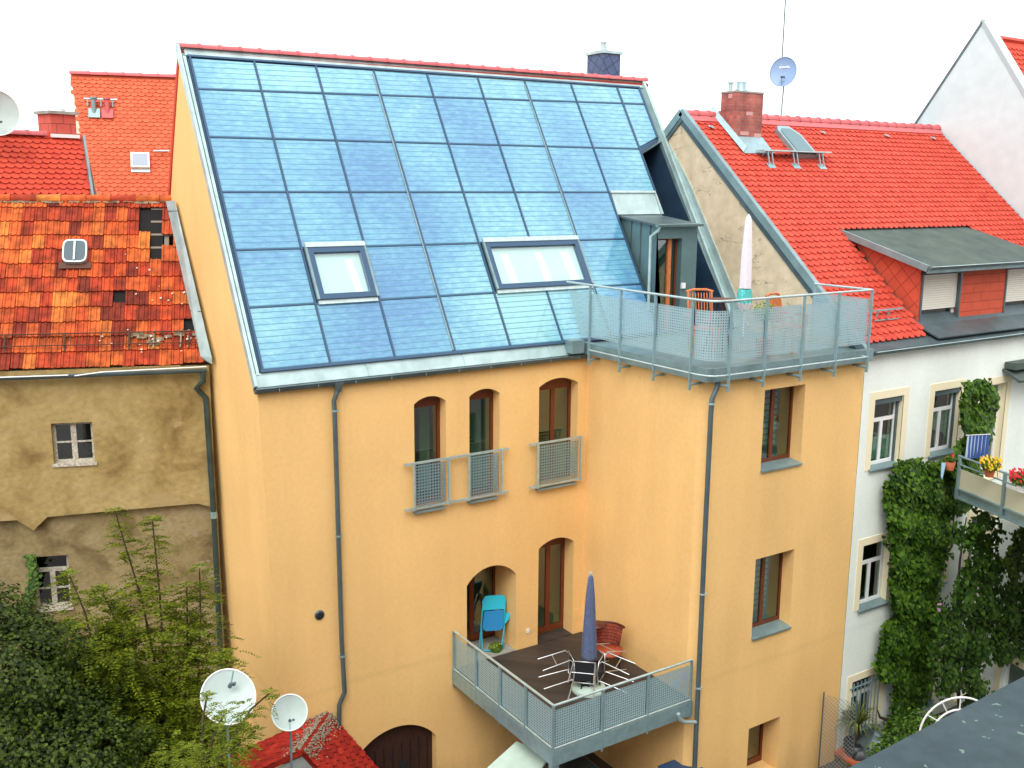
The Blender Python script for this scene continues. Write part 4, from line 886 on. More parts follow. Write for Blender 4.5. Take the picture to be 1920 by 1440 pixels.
for x in (15.95, 18.3, 19.6, 22.0, 23.9): m = MB(); y = 16.72; m.bar(P(x, y, .04), P(x+.05, y-.1, .08), .07, .02); m.bar(P(x-.05, y-.06, .06), P(x+.08, y-.03, .06), .03, .02); m.build('roof_hook', M['galv_lt'], wh)
m = MB(); m.box(15.62, 15.85, 17.35, 17.9, H+.7, H+.76); m.build('wall_ledge', M['ridge_pk'], wh)

# ================================================================== HOUSE ACROSS THE COURTYARD (unseen front, added to shade the lower courtyard)
ah = thing('unseen_shade_house', (5, -2, 0), 'grey rendered house across the courtyard from the yellow house, unseen behind the viewpoint, added to shade the lower courtyard', 'house')
aw = [rect2(x, x+1.1, z, z+1.6) for x in range(-12, 25, 3) for z in (1.2, 4.3, 7.4, 10.5) if not (x in (-3, 0) and z == 10.5)]
m = MB(); opening_wall(m, [(-14, 0), (26, 0), (26, H+2.6), (-14, H+2.6)], aw, lambda x, z: V((x, -1.4, z)), (0, -.2, 0)); m.build('wall', mat('grey_render', (.42, .42, .38), .9), ah)
m = MB(); m.slab((26, -1.1, H+2.5), (-14, -1.1, H+2.5), (-14, -6, H+6.5), (26, -6, H+6.5), .15); m.build('roof', M['tile_bgA'], ah)
for h in aw: m = MB(); m.prism([(p[0], -1.58, p[1]) for p in h], (0, -.04, 0)); m.build('window', M['blackpl'], ah)

# ================================================================== TALL GABLE HOUSE far right
gh = thing('gable_house', (26, 16, 0), 'tall house with a blank offwhite gable rising behind the right end of the red roof', 'house')
gx_, gy, gz = 24.63, 15.96, H+4.22
m = MB(); m.add([(gx_, gy-6, 0), (gx_, gy-6, gz-8.5), (gx_, gy, gz), (gx_, gy+6, gz-8.5), (gx_, gy+6, 0)], [(0, 1, 2, 3, 4)]); m.quad((gx_, gy-6, 0), (gx_+9, gy-6, 0), (gx_+9, gy-6, gz-8.5), (gx_, gy-6, gz-8.5)); m.build('gable_wall', M['gable_w'], gh)
m = MB(); m.slab((gx_+.06, gy-6.1, gz-8.6), (gx_+9, gy-6.1, gz-8.6), (gx_+9, gy, gz-.35), (gx_+.06, gy, gz-.35), .15); m.slab((gx_+9, gy+6, gz-8.6), (gx_+.06, gy+6, gz-8.6), (gx_+.06, gy, gz-.3), (gx_+9, gy, gz-.3), .15)
o = m.build('roof', M['tile_bgA'], gh)
m = MB(); cg = cos(math.atan(8.25/6.1)); tiles(m, (gx_+.32, gy-3.5, gz-.32-3.5*8.25/6.1), (1, 0, 0), (0, cg, cg*8.25/6.1), (0, -cg*8.25/6.1, cg), 6, 5.6, .2, .17); m.build('roof_tiles', M['tile_bgA'], o)
m = MB(); sg_ = V((0, 6, 8.5)).normalized(); nn = V((0, -8.5, 6)).normalized()
m.slab((gx_-.03, gy-6, gz-8.45), (gx_+.30, gy-6, gz-8.35), (gx_+.30, gy+.02, gz+.06), (gx_-.03, gy+.02, gz+.05), .12); m.build('parapet_flashing', mat('pale_zinc', (.45, .55, .56), .6), o)
m = MB(); m.bar((gx_, gy, gz+.02), (gx_, gy+6, gz-8.48), .06, .04, (1, 0, 0)); m.build('verge_trim', M['zinc_dk'], o)

# ================================================================== OLD HOUSE (left)
phi = radians(20.2); od = V((cos(phi), -sin(phi), 0)); om = V((sin(phi), cos(phi), 0)); OW = V((4.97, 17.57, 0))
oh = thing('old_house', (3, 18.5, 0), 'dilapidated house with stained brown render and broken weathered roof tiles, far left', 'house')
def op(u, z, d=0): return OW+od*u+V((0, 0, z))+om*d       # u metres along the wall (negative = left)
def oh_uz(x, y, d=0): p = hp(OW+om*d, om, x, y); return (p-OW).dot(od), p.z
ow1 = [oh_uz(98, 792), oh_uz(175, 787), oh_uz(105, 867)]; OA = (ow1[0][0], ow1[1][0], ow1[2][1], (ow1[0][1]+ow1[1][1])/2)
ow2 = [oh_uz(62, 1045), oh_uz(127, 1040), oh_uz(75, 1142)]; OB = (ow2[0][0]-.03, ow2[1][0], ow2[2][1], (ow2[0][1]+ow2[1][1])/2)
UL = -6.0
prof = [oh_uz(*q) for q in ((394, 950), (372, 940), (200, 955), (92, 965), (66, 990), (35, 971), (0, 973))]
prof = [(p[0] if i else .03, p[1]) for i, p in enumerate(prof)]+[(UL, H-5.75)]
m = MB(); opening_wall(m, [(UL, H-3.12), (.03, H-3.12)]+prof, [rect2(*OA)], lambda u, z: op(u, z, -.13), om*.2)
bt = [op(u, z, -.13) for u, z in prof]; m.add(bt+[p+om*.13 for p in bt], [(k, k+1, k+1+len(bt), k+len(bt)) for k in range(len(bt)-1)]); m.build('upper_wall', M['oldplaster'], oh)
m = MB(); opening_wall(m, [(UL, 0), (.03, 0), (.03, H-5.3), (UL, H-5.3)], [rect2(*OB)], lambda u, z: op(u, z), om*.18); m.build('lower_wall', M['oldplaster2'], oh)
def old_window(W_, d, name, room, transom=False, bricks=False):
    a, b, c, e = W_; f = .05; mid = (a+b)/2; zz = [(c+.05, (c+e)/2-.012), ((c+e)/2+.012, e-.05)]
    if transom: t = e-(e-c)*.30; zz = [(c+.05, (c+t)/2-.012), ((c+t)/2+.012, t-.03), (t+.04, e-.04)]
    hs_ = [rect2(x0, x1, z0, z1) for j, (z0, z1) in enumerate(zz) for x0, x1 in (((a+f, mid-.045), (mid+.045, b-f)) if not (transom and j == 2) else ((a+f, b-f),))]
    w_ = MB(); w_.prism([op(u, z, d) for u, z in rect2(a, b, c, e)], om*.05, [[op(u, z, d) for u, z in h] for h in hs_]); o = w_.build(name, M['old_white'], oh)
    w_ = MB(); w_.obox(op(mid, (c+e)/2, d+.03), od*((b-a)/2-.03), om*.004, V((0, 0, (e-c)/2-.03))); w_.build('pane', M['glass'], o)
    w_ = MB(); w_.obox(op(mid, c-.02, d-.05), od*((b-a)/2+.03), om*.09, V((0, 0, .025))); w_.build('sill', M['old_white'], o)
    w_ = MB(); q = [op(u, z, d+.3) for u, z in rect2(a-.2, b+.2, c-.2, e+.2)]; w_.quad(*q); w_.build('room_lining', M[room], o)
old_window(OA, -.02, 'window', 'redbrown'); old_window(OB, .1, 'window', 'black', True)
th_ = radians(55); OV = om*cos(th_)+V((0, 0, sin(th_))); ON = -om*sin(th_)+V((0, 0, cos(th_))); OO = op(0, H-3.10, -.12)
OL = 3.42
m = MB(); xo = lambda u, v, h=0: OO+od*u+OV*v+ON*h
holes_r = []
def skip_old(r, c):
    return (r, c) in MISS
NC = 28; OU0 = -NC*.2
# missing tiles near the right edge: column indices counted from the left end of the roof
MISS = set()
for q in ((283, 392), (284, 415), (279, 424), (284, 440), (299, 446), (312, 445), (304, 466), (318, 466), (217, 566), (356, 612), (300, 467)):
    p = hp(OO, ON, *q)-xo(OU0, 0); MISS.add((int(p.dot(OV)/.295), int(p.dot(od)/.2)))
m.add([xo(OU0, 0, -.02), xo(.02, 0, -.02), xo(.02, 2.35, -.02), xo(-.78, 2.35, -.02), xo(-.78, OL, -.02), xo(OU0, OL, -.02)], [(0, 1, 2, 3, 4, 5)])
m.add([xo(-.24, 2.35, -.02), xo(.02, 2.35, -.02), xo(.02, OL, -.02), xo(-.24, OL, -.02)], [(0, 1, 2, 3)])
om_ = m.build('roof', M['black'], oh)
m = MB(); m.quad(xo(-1.2, 2.0, -.5), xo(.02, 2.0, -.5), xo(.02, OL, -.5), xo(-1.2, OL, -.5)); m.build('roof_void', M['black'], om_)
m = MB()
for k in range(5): m.bar(xo(-1.0, 2.4+k*.28, -.03), xo(.0, 2.4+k*.28, -.03), .04, .03, ON)
for u in (-.72, -.30): m.bar(xo(u, 2.2, -.07), xo(u, OL, -.07), .08, .06, ON)
m.build('roof_batten', mat('grey_batten', (.22, .19, .15), .9), om_)
m = MB(); hsp = [oh_uz]; 
tiles(m, xo(OU0, .0, 0), od, OV, ON, NC*.2-.02, OL, .2, .295, kind='rib', lift=.035, skip=skip_old, jit=.008, inside=lambda u, v: not (2.10 < u < 2.36 and False)); m.build('roof_tiles', M['tile_old'], om_)
m = MB(); ridge_caps(m, xo(OU0, OL+.02, .02), xo(-.02, OL+.02, .02), .085, .40, up=ON); m.build('ridge_tiles', M['tile_old'], om_)
m = MB()
for i in range(46):
    u = random.uniform(-4.5, -.1); p = xo(u, OL-.05+random.uniform(-.02, .02), .03); m.obox(p, od*random.uniform(.04, .12), OV*random.uniform(.015, .04), ON*.015)
m.build('ridge_mortar', M['mortar'], om_)
m = MB(); m.slab(op(UL, WRZ-WRZ+H-.36, 2.3), op(0, H-.36, 2.3), op(0, H-3.1, 4.6), op(UL, H-3.1, 4.6), .1); m.build('rear_slope', M['tile_bgA'], om_)
m = MB(); rng = random.Random(3)               # shards and lumps of mortar lying on the tiles
for i in range(34):
    u = -rng.random()**1.5*1.9-.05; v = rng.choice([rng.uniform(.2, .75), rng.uniform(1.0, 2.3)]) if i % 3 else rng.uniform(.35, .6); s_ = rng.uniform(.006, .02)
    m.obox(xo(u, v, .055), od*s_+OV*s_*.4, OV*s_*.8-od*s_*.3, ON*.012)
m.build('debris', mat('pale_debris', (.62, .55, .45), .9), om_)
m = MB()
for i in range(14): u = -rng.uniform(.1, 1.3); v = rng.uniform(.38, .62); m.obox(xo(u, v, .05), od*rng.uniform(.04, .12), OV*rng.uniform(.01, .04), ON*.015)
for u in (-.9, -.45): m.bar(xo(u, .3, .07), xo(u+.02, .66, .07), .025, .03, ON)
m.build('dark_debris', M['mortar'], om_)
m = MB(); m.tube([xo(OU0, .62, .11), xo(-.05, .60, .11)], .012, 6); m.tube([xo(OU0, .40, .10), xo(-.05, .38, .10)], .010, 6)
for i in range(44): u = OU0+.1+i*.125; m.bar(xo(u, .40, .10), xo(u, .62, .105), .008, .008, ON)
for u in (-4.3, -3.3, -2.35, -1.3, -.3): m.bar(xo(u, .3, .04), xo(u, .62, .11), .03, .03, ON)
m.build('snow_guard', mat('rusty_iron', (.08, .035, .02), .8), om_)
# roof light (rounded hatch)
hc = hp(OO+ON*.06, ON, 142, 475); m = MB(); rd_ = []
for k in range(24):
    a = 2*pi*k/24; rx, ry = .205, .235; cx_ = abs(cos(a))**.45*(1 if cos(a) >= 0 else -1); sy_ = abs(sin(a))**.45*(1 if sin(a) >= 0 else -1); rd_.append(hc+od*rx*cx_+OV*ry*sy_+ON*.10)
m.prism(rd_, -ON*.12); o = m.build('roof_light', M['galv_lt'], oh)
m = MB(); c_ = hc+ON*.10; m.prism([c_+(p-c_)*.88+ON*.006 for p in rd_], -ON*.005); m.build('pane', mat('dark_hatch_glass', (.07, .11, .13), .45, spec=.3), o)
m = MB(); m.bar(c_+ON*.02-OV*.2, c_+ON*.02+OV*.2, .03, .02, ON); m.build('glazing_bar', M['galv_lt'], o)
m = MB(); m.obox(hc-OV*.26+ON*.01, od*.27, OV*.06, ON*.01); m.build('lead_apron', mat('dark_brown_sheet', (.10, .04, .025), .7), o)
# flashing between old roof and the yellow wall
m = MB(); f0, f1 = V((4.955, 17.2, H-2.95)), V((4.955, 18.95, H-.28))
pts = [hx(4.93, 397, 670), hx(4.93, 328, 376)]; lf = [hp(OO+ON*.13, ON, 376, 668), hp(OO+ON*.13, ON, 311, 377)]
m.add([lf[0], pts[0], pts[1], lf[1], lf[0]-ON*.12, pts[0]-V((0, 0, .12)), pts[1]-V((0, 0, .12)), lf[1]-ON*.12], [(0, 1, 2, 3), (0, 4, 5, 1), (0, 3, 7, 4), (3, 2, 6, 7)]); m.build('verge_flashing', M['zinc_lt'], om_)
m = MB(); c1_ = lf[0]+(lf[1]-lf[0])*.28; c2_ = pts[0]+(pts[1]-pts[0])*.28; m.bar(c1_+ON*.006, c2_+ON*.006, .012, .012, ON); c1_ = lf[0]+(lf[1]-lf[0])*.93; c2_ = pts[0]+(pts[1]-pts[0])*.93; m.bar(c1_+ON*.006, c2_+ON*.006, .012, .012, ON); m.build('flashing_seam', M['zinc_dk'], om_)
m = MB(); ge = op(OU0, H-3.21, -.26); gs = op(.0, H-3.17, -.26); halfpipe(m, ge, gs, .065); o = m.build('gutter', M['zinc_dk'], oh)
m = MB(); ga_ = op(-1.45, H-3.18, -.335); m.tube([op(OU0, H-3.19, -.33), op(-2.25, H-3.185, -.33)], .012, 6); m.tube([op(-2.15, H-3.20, -.335), op(-1.7, H-3.15, -.33), op(0, H-3.115, -.33)], .012, 6); m.build('gutter_rim', M['white'], o)
m = MB(); dl = [op(-.07, H-3.22, -.26), op(-.07, H-3.38, -.26), op(-.20, H-3.52, -.18)]+[hp(OW-om*.18, om, *q) for q in ((386, 745), (402, 985), (414, 1240))]
dl.append(V((dl[-1].x, dl[-1].y, .0))); m.tube(dl, .05, 10); o = m.build('downpipe', mat('dark_green_pipe', (.035, .06, .055), .5, .2, var=.3, vscale=4), oh)
m = MB(); p = hp(OW-om*.18, om, 401, 965); m.tube([p+V((0, 0, .06)), p-V((0, 0, .06))], .063, 10); m.build('pipe_clip', M['galv'], o)
# ================================================================== BACKGROUND HOUSES
def bg_house(ridge_px, Yr, far_px, low_px, pitch, label, tm, tw, th, length_extra, wid, zlow):
    P = hy(Yr, *ridge_px); L_ = hz(P.z, *far_px); d = (P-L_) if far_px[0] < ridge_px[0] else (L_-P); d.z = 0; d.normalize()
    n_in = V((-d.y, d.x, 0)); pv = n_in*cos(pitch)+V((0, 0, sin(pitch))); N_ = -n_in*sin(pitch)+V((0, 0, cos(pitch)))
    Q = hp(P, N_, *low_px)
    return P, L_, d, n_in, pv, N_, Q
P, L_, d, n_in, pv, N_, Q = bg_house((155, 257), 23.0, (0, 250), (172, 372), radians(52), '', None, 0, 0, 0, 0, 0)
ha = thing('neighbour_house', (P.x-3, P.y, 0), 'lower house with bright red tiled roof behind the broken old roof, at the left edge', 'house')
dn = 3.2; lo = lambda u, v, h=0: P+d*u+pv*v+N_*h
qs = (Q-P).dot(d); qv = (Q-P).dot(pv)
m = MB(); m.prism([lo(-7, 0), lo(0, 0), lo(qs, qv), lo(qs*1.6, -dn*1.0), lo(-7, -dn)], -N_*.12); m.slab(lo(0, 0), lo(-7, 0), lo(-7, 0)+n_in*3-V((0, 0, 3)), lo(0, 0)+n_in*3-V((0, 0, 3)), .1); o = m.build('roof', M['tile_bgA'], ha)
m = MB(); mxv = 3.0
tiles(m, lo(-6, -2.9, 0), d, pv, N_, 6.3, 2.84, .17, .127, inside=lambda u, v: (u-6) < qs*((2.9-v)/(-qv))-.05 if qv < 0 else True); m.build('roof_tiles', M['tile_bgA'], o)
m = MB(); ridge_caps(m, lo(-6, 0, .02), lo(-.85, 0, .02), .09, .33); m.build('ridge_tiles', M['ridge_pk'], o)
m = MB(); e0, e1 = lo(-7, -dn), lo(qs*1.4, -dn); m.add([V((e0.x, e0.y, 0)), V((e1.x, e1.y, 0)), e1, e0], [(0, 1, 2, 3)]); e2 = lo(0, 0)+n_in*3-V((0, 0, 3)); m.add([V((e1.x, e1.y, 0)), V((e2.x, e2.y, 0)), e2, lo(0, -.05), e1], [(0, 1, 2, 3, 4)]); m.build('wall', M['cream'], ha)
m = MB(); m.bar(lo(0.0, 0, .05), lo(qs, qv, .05), .05, .04, N_); m.build('verge_trim', M['zinc'], o)
# its chimney, face parallel to the ridge
c1 = hp(P-n_in*.05, n_in, 97, 252); c2 = hp(P-n_in*.05, n_in, 144, 252); ctop = hp(P-n_in*.05, n_in, 95, 213)
m = MB(); cc = (c1+c2)/2; hw = (c2-c1).length/2; cc.z = 0; zz0, zz1 = P.z-.35, ctop.z
m.obox(V((cc.x, cc.y, (zz0+zz1)/2))+n_in*.25, d*hw, n_in*.25, V((0, 0, (zz1-zz0)/2))); o = m.build('chimney', M['redclad_ch'], ha)
m = MB(); m.obox(V((cc.x, cc.y, zz1+.03))+n_in*.25, d*(hw+.05), n_in*.3, V((0, 0, .03))); m.build('cap', M['concrete'], o)
m = MB(); m.obox(V((cc.x, cc.y, P.z+.0))-n_in*.03, d*(hw+.03), n_in*.03, V((0, 0, .035))); m.build('flashing', M['white'], o)
m = MB(); m.tube([V((cc.x, cc.y, zz1+.06))+d*.12+n_in*.2, V((cc.x, cc.y, zz1+.12))+d*.12+n_in*.2], .04, 8); m.build('flue', M['galv_lt'], o)
dA = (P, d, n_in)
P, L_, d, n_in, pv, N_, Q = bg_house((132, 138), 27.0, (328, 145), (172, 372), radians(60), '', None, 0, 0, 0, 0, 0)
hb_ = thing('neighbour_house', (P.x+3, P.y, 0), 'taller orange red roofed house with a steep roof directly left behind the yellow house', 'house')
lo2 = (lambda P, d, pv, N_: (lambda u, v, h=0: P+d*u+pv*v+N_*h))(P, d, pv, N_)
qs, qv = (Q-P).dot(d), (Q-P).dot(pv)
m = MB(); m.prism([lo2(0, 0), lo2(4.5, 0), lo2(4.5, -6), lo2(qs*1.7, -6), lo2(qs, qv)], -N_*.12); m.slab(lo2(4.5, 0), lo2(0, 0), lo2(0, 0)+n_in*4-V((0, 0, 6)), lo2(4.5, 0)+n_in*4-V((0, 0, 6)), .1); o = m.build('roof', M['tile_bgB'], hb_)
m = MB(); tiles(m, lo2(0, -4.8, 0), d, pv, N_, 4.3, 4.72, .17, .105, inside=lambda u, v: u > qs*((4.8-v)/(-qv)), lift=.022); m.build('roof_tiles', M['tile_bgB'], o)
m = MB(); ridge_caps(m, lo2(0, 0, .02), lo2(4, 0, .02), .08, .38); m.build('ridge_tiles', M['ridge_pk'], o)
e0 = lo2(qs*1.7, -6); m = MB(); e2 = lo2(0, 0)+n_in*4-V((0, 0, 6)); e3 = lo2(4.5, -6)
m.add([V((e0.x, e0.y, 0)), e0, lo2(qs, qv, -.02), lo2(0, 0, -.05), e2, V((e2.x, e2.y, 0))], [(0, 1, 2, 3, 4, 5)]); m.add([V((e0.x, e0.y, 0)), V((e3.x, e3.y, 0)), e3, e0], [(0, 1, 2, 3)]); m.build('wall', M['cream'], hb_)
for q, mt in (((177, 214), 'zinc'), ((202, 215), 'ridge_pk')):
    b_ = hp(P+N_*.02, N_, *q); m = MB(); m.tube([b_, b_+V((0, 0, .36))], .055, 10); m.tube([b_+V((0, 0, .36)), b_+V((0, 0, .40))], .085, 10)
    m.slab(b_-d*.13-pv*.12+N_*.05, b_+d*.13-pv*.12+N_*.05, b_+d*.13+pv*.12+N_*.06, b_-d*.13+pv*.12+N_*.06, .03); m.build('vent_pipe', M[mt], hb_)
m = MB(); a = hp(P+N_*.12, N_, 157, 185); b_ = hp(P+N_*.12, N_, 220, 187); m.bar(a, b_, .03, .03, N_)
for k in (.1, .5, .85): m.bar(a+(b_-a)*k, a+(b_-a)*k-pv*.15-N_*.08, .03, .02, N_)
m.build('snow_guard', M['galv'], hb_); m = MB(); a = hp(P+N_*.12, N_, 288, 283); b_ = hp(P+N_*.12, N_, 317, 283); m.bar(a, b_, .03, .03, N_); m.build('snow_guard', M['galv'], hb_)
b_ = hp(P+N_*.06, N_, 263, 302); m = MB(); m.obox(b_, d*.21, pv*.20, N_*.07); o = m.build('roof_hatch', M['white'], hb_)
m = MB(); m.obox(b_+N_*.075, d*.17, pv*.16, N_*.005); m.build('pane', mat('grey_blue_hatch', (.28, .34, .42), .3), o)
m = MB(); m.obox(b_-pv*.24-N_*.03, d*.21, pv*.05, N_*.02); m.build('flashing', M['galv_lt'], o)

# ================================================================== SMALL SHED at the bottom left
zs = H-8.93; shA = V((5.99, Y0-.02, zs)); shB = hz(zs, 567, 1405); shd = (shB-shA); 
sh = thing('garden_shed', (6, 14.6, 0), 'low shed with mossy red tiles against the foot of the yellow wall', 'shed')
sR = V((hy(Y0, 702, 1434).x, Y0-.02, hy(Y0, 702, 1434).z)); vr = (sR-shA); vR = vr.normalized()
ud = shd.normalized(); nR = ud.cross(vR); nR = nR if nR.z > 0 else -nR
vL = V((-vR.x, vR.y, vR.z)); vL = (hy(Y0-.02, 436, 1416)-shA).normalized(); nL = ud.cross(vL); nL = nL if nL.z > 0 else -nL
ext = shd.length+.05
m = MB(); m.prism([shA, shB+ud*.05, shB+ud*.05+vR*2.2, shA+vR*2.2], -nR*.1); m.prism([shA, shB+ud*.05, shB+ud*.05+vL*2.1, shA+vL*2.1], -nL*.1); o = m.build('roof', M['tile_shed'], sh)
m = MB(); tiles(m, shA+vR*2.1+ud*.0, ud, -vR, nR, ext, 2.05, .17, .15, lift=.035); tiles(m, shA+vL*1.9, ud, -vL, nL, ext, 1.85, .17, .15, lift=.035); m.build('roof_tiles', M['tile_shed'], o)
m = MB(); rng = random.Random(5)
for i in range(900):
    t = rng.random(); k = rng.gauss(0, .16); p = shA+ud*ext*t+(vR if k > 0 else vL)*abs(k)+(nR if k > 0 else nL)*.05; s_ = rng.uniform(.003, .013); m.obox(p, V((s_, 0, 0)), V((0, s_, 0)), V((0, 0, s_*.6)))
m.build('lichen_crust', M['moss'], o)['kind'] = 'stuff'
m = MB(); a, b_ = shB+vL*1.9, shB+vR*2.1; m.add([shB-V((0, 0, .12)), b_-V((0, 0, .1)), V((b_.x, b_.y, 0)), V((a.x, a.y, 0)), a-V((0, 0, .1))], [(0, 1, 2, 3, 4)]); a2 = shA+vL*1.9; m.add([V((a.x, a.y, 0)), V((a2.x, a2.y, 0)), a2-V((0, 0, .1)), a-V((0, 0, .1))], [(0, 1, 2, 3)])
b2 = shA+vR*2.1; m.add([V((b_.x, b_.y, 0)), V((b2.x, b2.y, 0)), b2-V((0, 0, .1)), b_-V((0, 0, .1))], [(0, 1, 2, 3)]); m.build('wall', mat('grey_white_wall', (.45, .48, .46), .9, var=.15, vscale=3), sh)

# ================================================================== FOREGROUND FLAT ROOF
zf = H-2.0; A_, B_ = hz(zf, 1590, 1440), hz(zf, 1920, 1268); dd = (B_-A_).normalized(); nn = V((-dd.y, dd.x, 0))
fr = MB(); a, b_ = A_-dd*2.5, B_+dd*3; fr.slab(a-nn*2.6, b_-nn*2.6, b_, a, .12)
def dropping_mat():
    m = stain_mat('spotted_bitumen', (.055, .085, .095), (.045, .07, .08), (.07, .10, .11), rough=.75, scale=1.5, bump=.3); t = m.node_tree; N = t.nodes; L = t.links; b = N['Principled BSDF']
    last = b.inputs['Base Color'].links[0].from_socket; tc = N.new('ShaderNodeTexCoord')
    for sc, th, of in ((3.2, .13, 0), (9, .14, 3), (26, .2, 7)):
        mp = N.new('ShaderNodeMapping'); mp.inputs['Location'].default_value = (of, of, 0); L.new(tc.outputs['Object'], mp.inputs[0])
        nz = N.new('ShaderNodeTexNoise'); nz.inputs['Scale'].default_value = 25; L.new(mp.outputs[0], nz.inputs['Vector'])
        ad = N.new('ShaderNodeMixRGB'); ad.blend_type = 'ADD'; ad.inputs[0].default_value = .06; L.new(mp.outputs[0], ad.inputs[1]); L.new(nz.outputs[1], ad.inputs[2])
        vo = N.new('ShaderNodeTexVoronoi'); vo.inputs['Scale'].default_value = sc; L.new(ad.outputs[0], vo.inputs['Vector'])
        h = mathn(N, L, 'LESS_THAN', vo.outputs['Distance'], th); sp = N.new('ShaderNodeSeparateXYZ'); L.new(vo.outputs['Color'], sp.inputs[0])
        h = mathn(N, L, 'MULTIPLY', h, mathn(N, L, 'GREATER_THAN', sp.outputs[0], .80))
        mx = N.new('ShaderNodeMixRGB'); L.new(mathn(N, L, 'MULTIPLY', h, .7), mx.inputs[0]); L.new(last, mx.inputs[1]); mx.inputs[2].default_value = (.22, .32, .28, 1); last = mx.outputs[0]
    L.new(last, b.inputs['Base Color']); return m
tag(fr.build('flat_roof', dropping_mat()), 'dark bitumen flat roof with pale droppings cutting across the bottom right corner', 'roof')

# ================================================================== SATELLITE DISHES
def dish(p, n, r, mt, label, mast_to, rx=1.0, logo=False, lnb_dir=None, arm=.5):
    n = V(n).normalized(); t = thing('satellite_dish', mast_to, label, 'satellite dish', 'satellite dishes on the roofs')
    up = (V((0, 0, 1))-n*n.z).normalized(); sd_ = up.cross(n); p = V(p); m = MB(); vs = []; K = 32; rings = (0, .25, .5, .75, .95, 1.0)
    for k_ in (0, 1):
        for i, q in enumerate(rings):
            for j in range(K):
                a = 2*pi*j/K; z = q*q*r*.22-(.012 if k_ else 0); vs.append(p+(sd_*cos(a)*rx+up*sin(a))*r*q+n*z)
    R = len(rings); fs = []
    for k_ in (0, 1):
        for i in range(R-1):
            for j in range(K): b = k_*R*K; f = (b+i*K+j, b+i*K+(j+1) % K, b+(i+1)*K+(j+1) % K, b+(i+1)*K+j); fs.append(f if not k_ else f[::-1])
    for j in range(K): fs.append(((R-1)*K+j, (R-1)*K+(j+1) % K, R*K+(R-1)*K+(j+1) % K, R*K+(R-1)*K+j))
    m.add(vs, fs, None, True); rf_ = m.build('reflector', M[mt], t)
    m = MB(); m.tube([p+(sd_*cos(2*pi*j/K)*rx+up*sin(2*pi*j/K))*r+n*r*.22 for j in range(K)], .007+r*.012, 6, closed=True); m.build('rim', M['white'] if mt == 'dish_w' else M[mt], rf_)
    m = MB(); b = V(mast_to); bk = p-n*.06; m.tube([b, V((bk.x, bk.y, bk.z-.15)), bk+V((0, 0, .05))], .018, 8); m.build('mast', M['galv'], t)
    ld = lnb_dir or (-up*.95); e = p+ld*r*.95+n*r*.2; f_ = p+ld*r*.45+n*r*arm*2
    m = MB(); m.tube([e, f_], .010, 6); m.build('feed_arm', M['galv'], t)
    m = MB(); m.lathe(f_-n*.02, [(.02, -.04), (.028, 0), (.028, .05)], 10, axis=-n+ld*-.3); m.lathe(f_-n*.02+sd_*.05, [(.018, -.03), (.024, 0), (.024, .04)], 10, axis=-n); m.build('receiver_head', M['zinc_dk'], t)
    if logo:
        m = MB(); c = p+up*r*.33-sd_*r*.10+n*(r*.06)
        for q0, w_ in ((.30, .035), (.22, .02)):
            pts = [c-sd_*r*.30+(sd_*cos(a)*-1+up*sin(a))*r*q0 for a in [pi*.0+pi*.75*k/8 for k in range(9)]]; m.tube(pts, r*w_, 5)
        x = -.22
        for k in range(9):
            h = .16 if k in (0, 3, 6) else .12; m.obox(c+sd_*r*x+up*r*(h/2-.05), sd_*r*.022, up*r*h/2, n*.003)
            if k % 2 == 0: m.obox(c+sd_*r*(x+.04)+up*r*(h-.07), sd_*r*.03, up*r*.018, n*.003)
            x += .085
        m.build('white_logo', M['white'], rf_)
    return t
toward = lambda p: (CAM-V(p)).normalized()
p = hy(16.9, 1470, 136); n = toward(p); n = V((n.x-.45, n.y+.1, .22)); b_ = hy(17.03, 1463, 232)
ds = dish(p, n, .335, 'dish_b', 'blue grey satellite dish with a white logo on the ridge of the right red roof', (b_.x, b_.y, b_.z), rx=.92, logo=True, arm=.25)
m = MB(); m.tube([(p.x+.02, p.y+.1, p.z), (p.x+.02, p.y+.1, p.z+1.9)], .016, 6); m.build('antenna_rod', M['zinc_dk'], ds)
p = ht(13.9, 426, 1309); n = toward(p); n = V((n.x+.25, n.y, n.z+.25)); dish(p, n, .35, 'dish_w', 'large white satellite dish half hidden by the green pinnate shrub', (p.x, p.y+.15, 0), rx=.98, lnb_dir=V((.25, .05, .95)).normalized(), arm=.12)
p = ht(15.2, 543, 1336); n = toward(p); dish(p, n, .245, 'dish_w', 'small round white satellite dish on a pole in front of the shed roof', (p.x+.02, p.y+.12, 0), arm=.02)
p = hy(21.8, -10, 212); n = toward(p); n = V((n.x+.2, n.y, n.z+.1)); dish(p, n, .42, 'dish_w', 'pale satellite dish cut off by the left edge of the photo', (p.x-.05, p.y+.1, p.z-.9), arm=.3)

# ================================================================== THINGS ON THE UPPER TERRACE
def parasol(name, base, h0, h1, r0, r1, label, parts, post_r=.022):
    t = thing(name, base, label, 'parasol', 'closed parasols'); b = V(base)
    m = MB(); m.tube([b, b+V((0, 0, h1))], post_r, 8); m.build('pole', M['white'], t)
    m = MB(); m.lathe(b, [(.24, 0), (.25, .05), (.20, .08), (.03, .10), (.03, .25)], 20); m.build('base', M['concrete'], t)
    return t
tb = hy(12.9, 1396, 560); tb = V((tb.x, 12.9, TZ+.02)); ztop = hy(12.9, 1404, 403).z
par = parasol('parasol', tb, 0, ztop-tb.z, 0, 0, 'closed parasol in a white cover with a turquoise hem on the upper terrace', None)
zz = [hy(12.9, 1398, y).z-tb.z for y in (562, 540, 470, 415, 403)]
m = MB(); lean = 0; m.lathe(tb, [(.112, zz[1]-.0), (.098, zz[2]), (.062, zz[3]), (.045, zz[3]+.07), (.0005, zz[4]+.02)], 32, fold=.06, nf=6); m.build('cover', M['offwhite'], par)
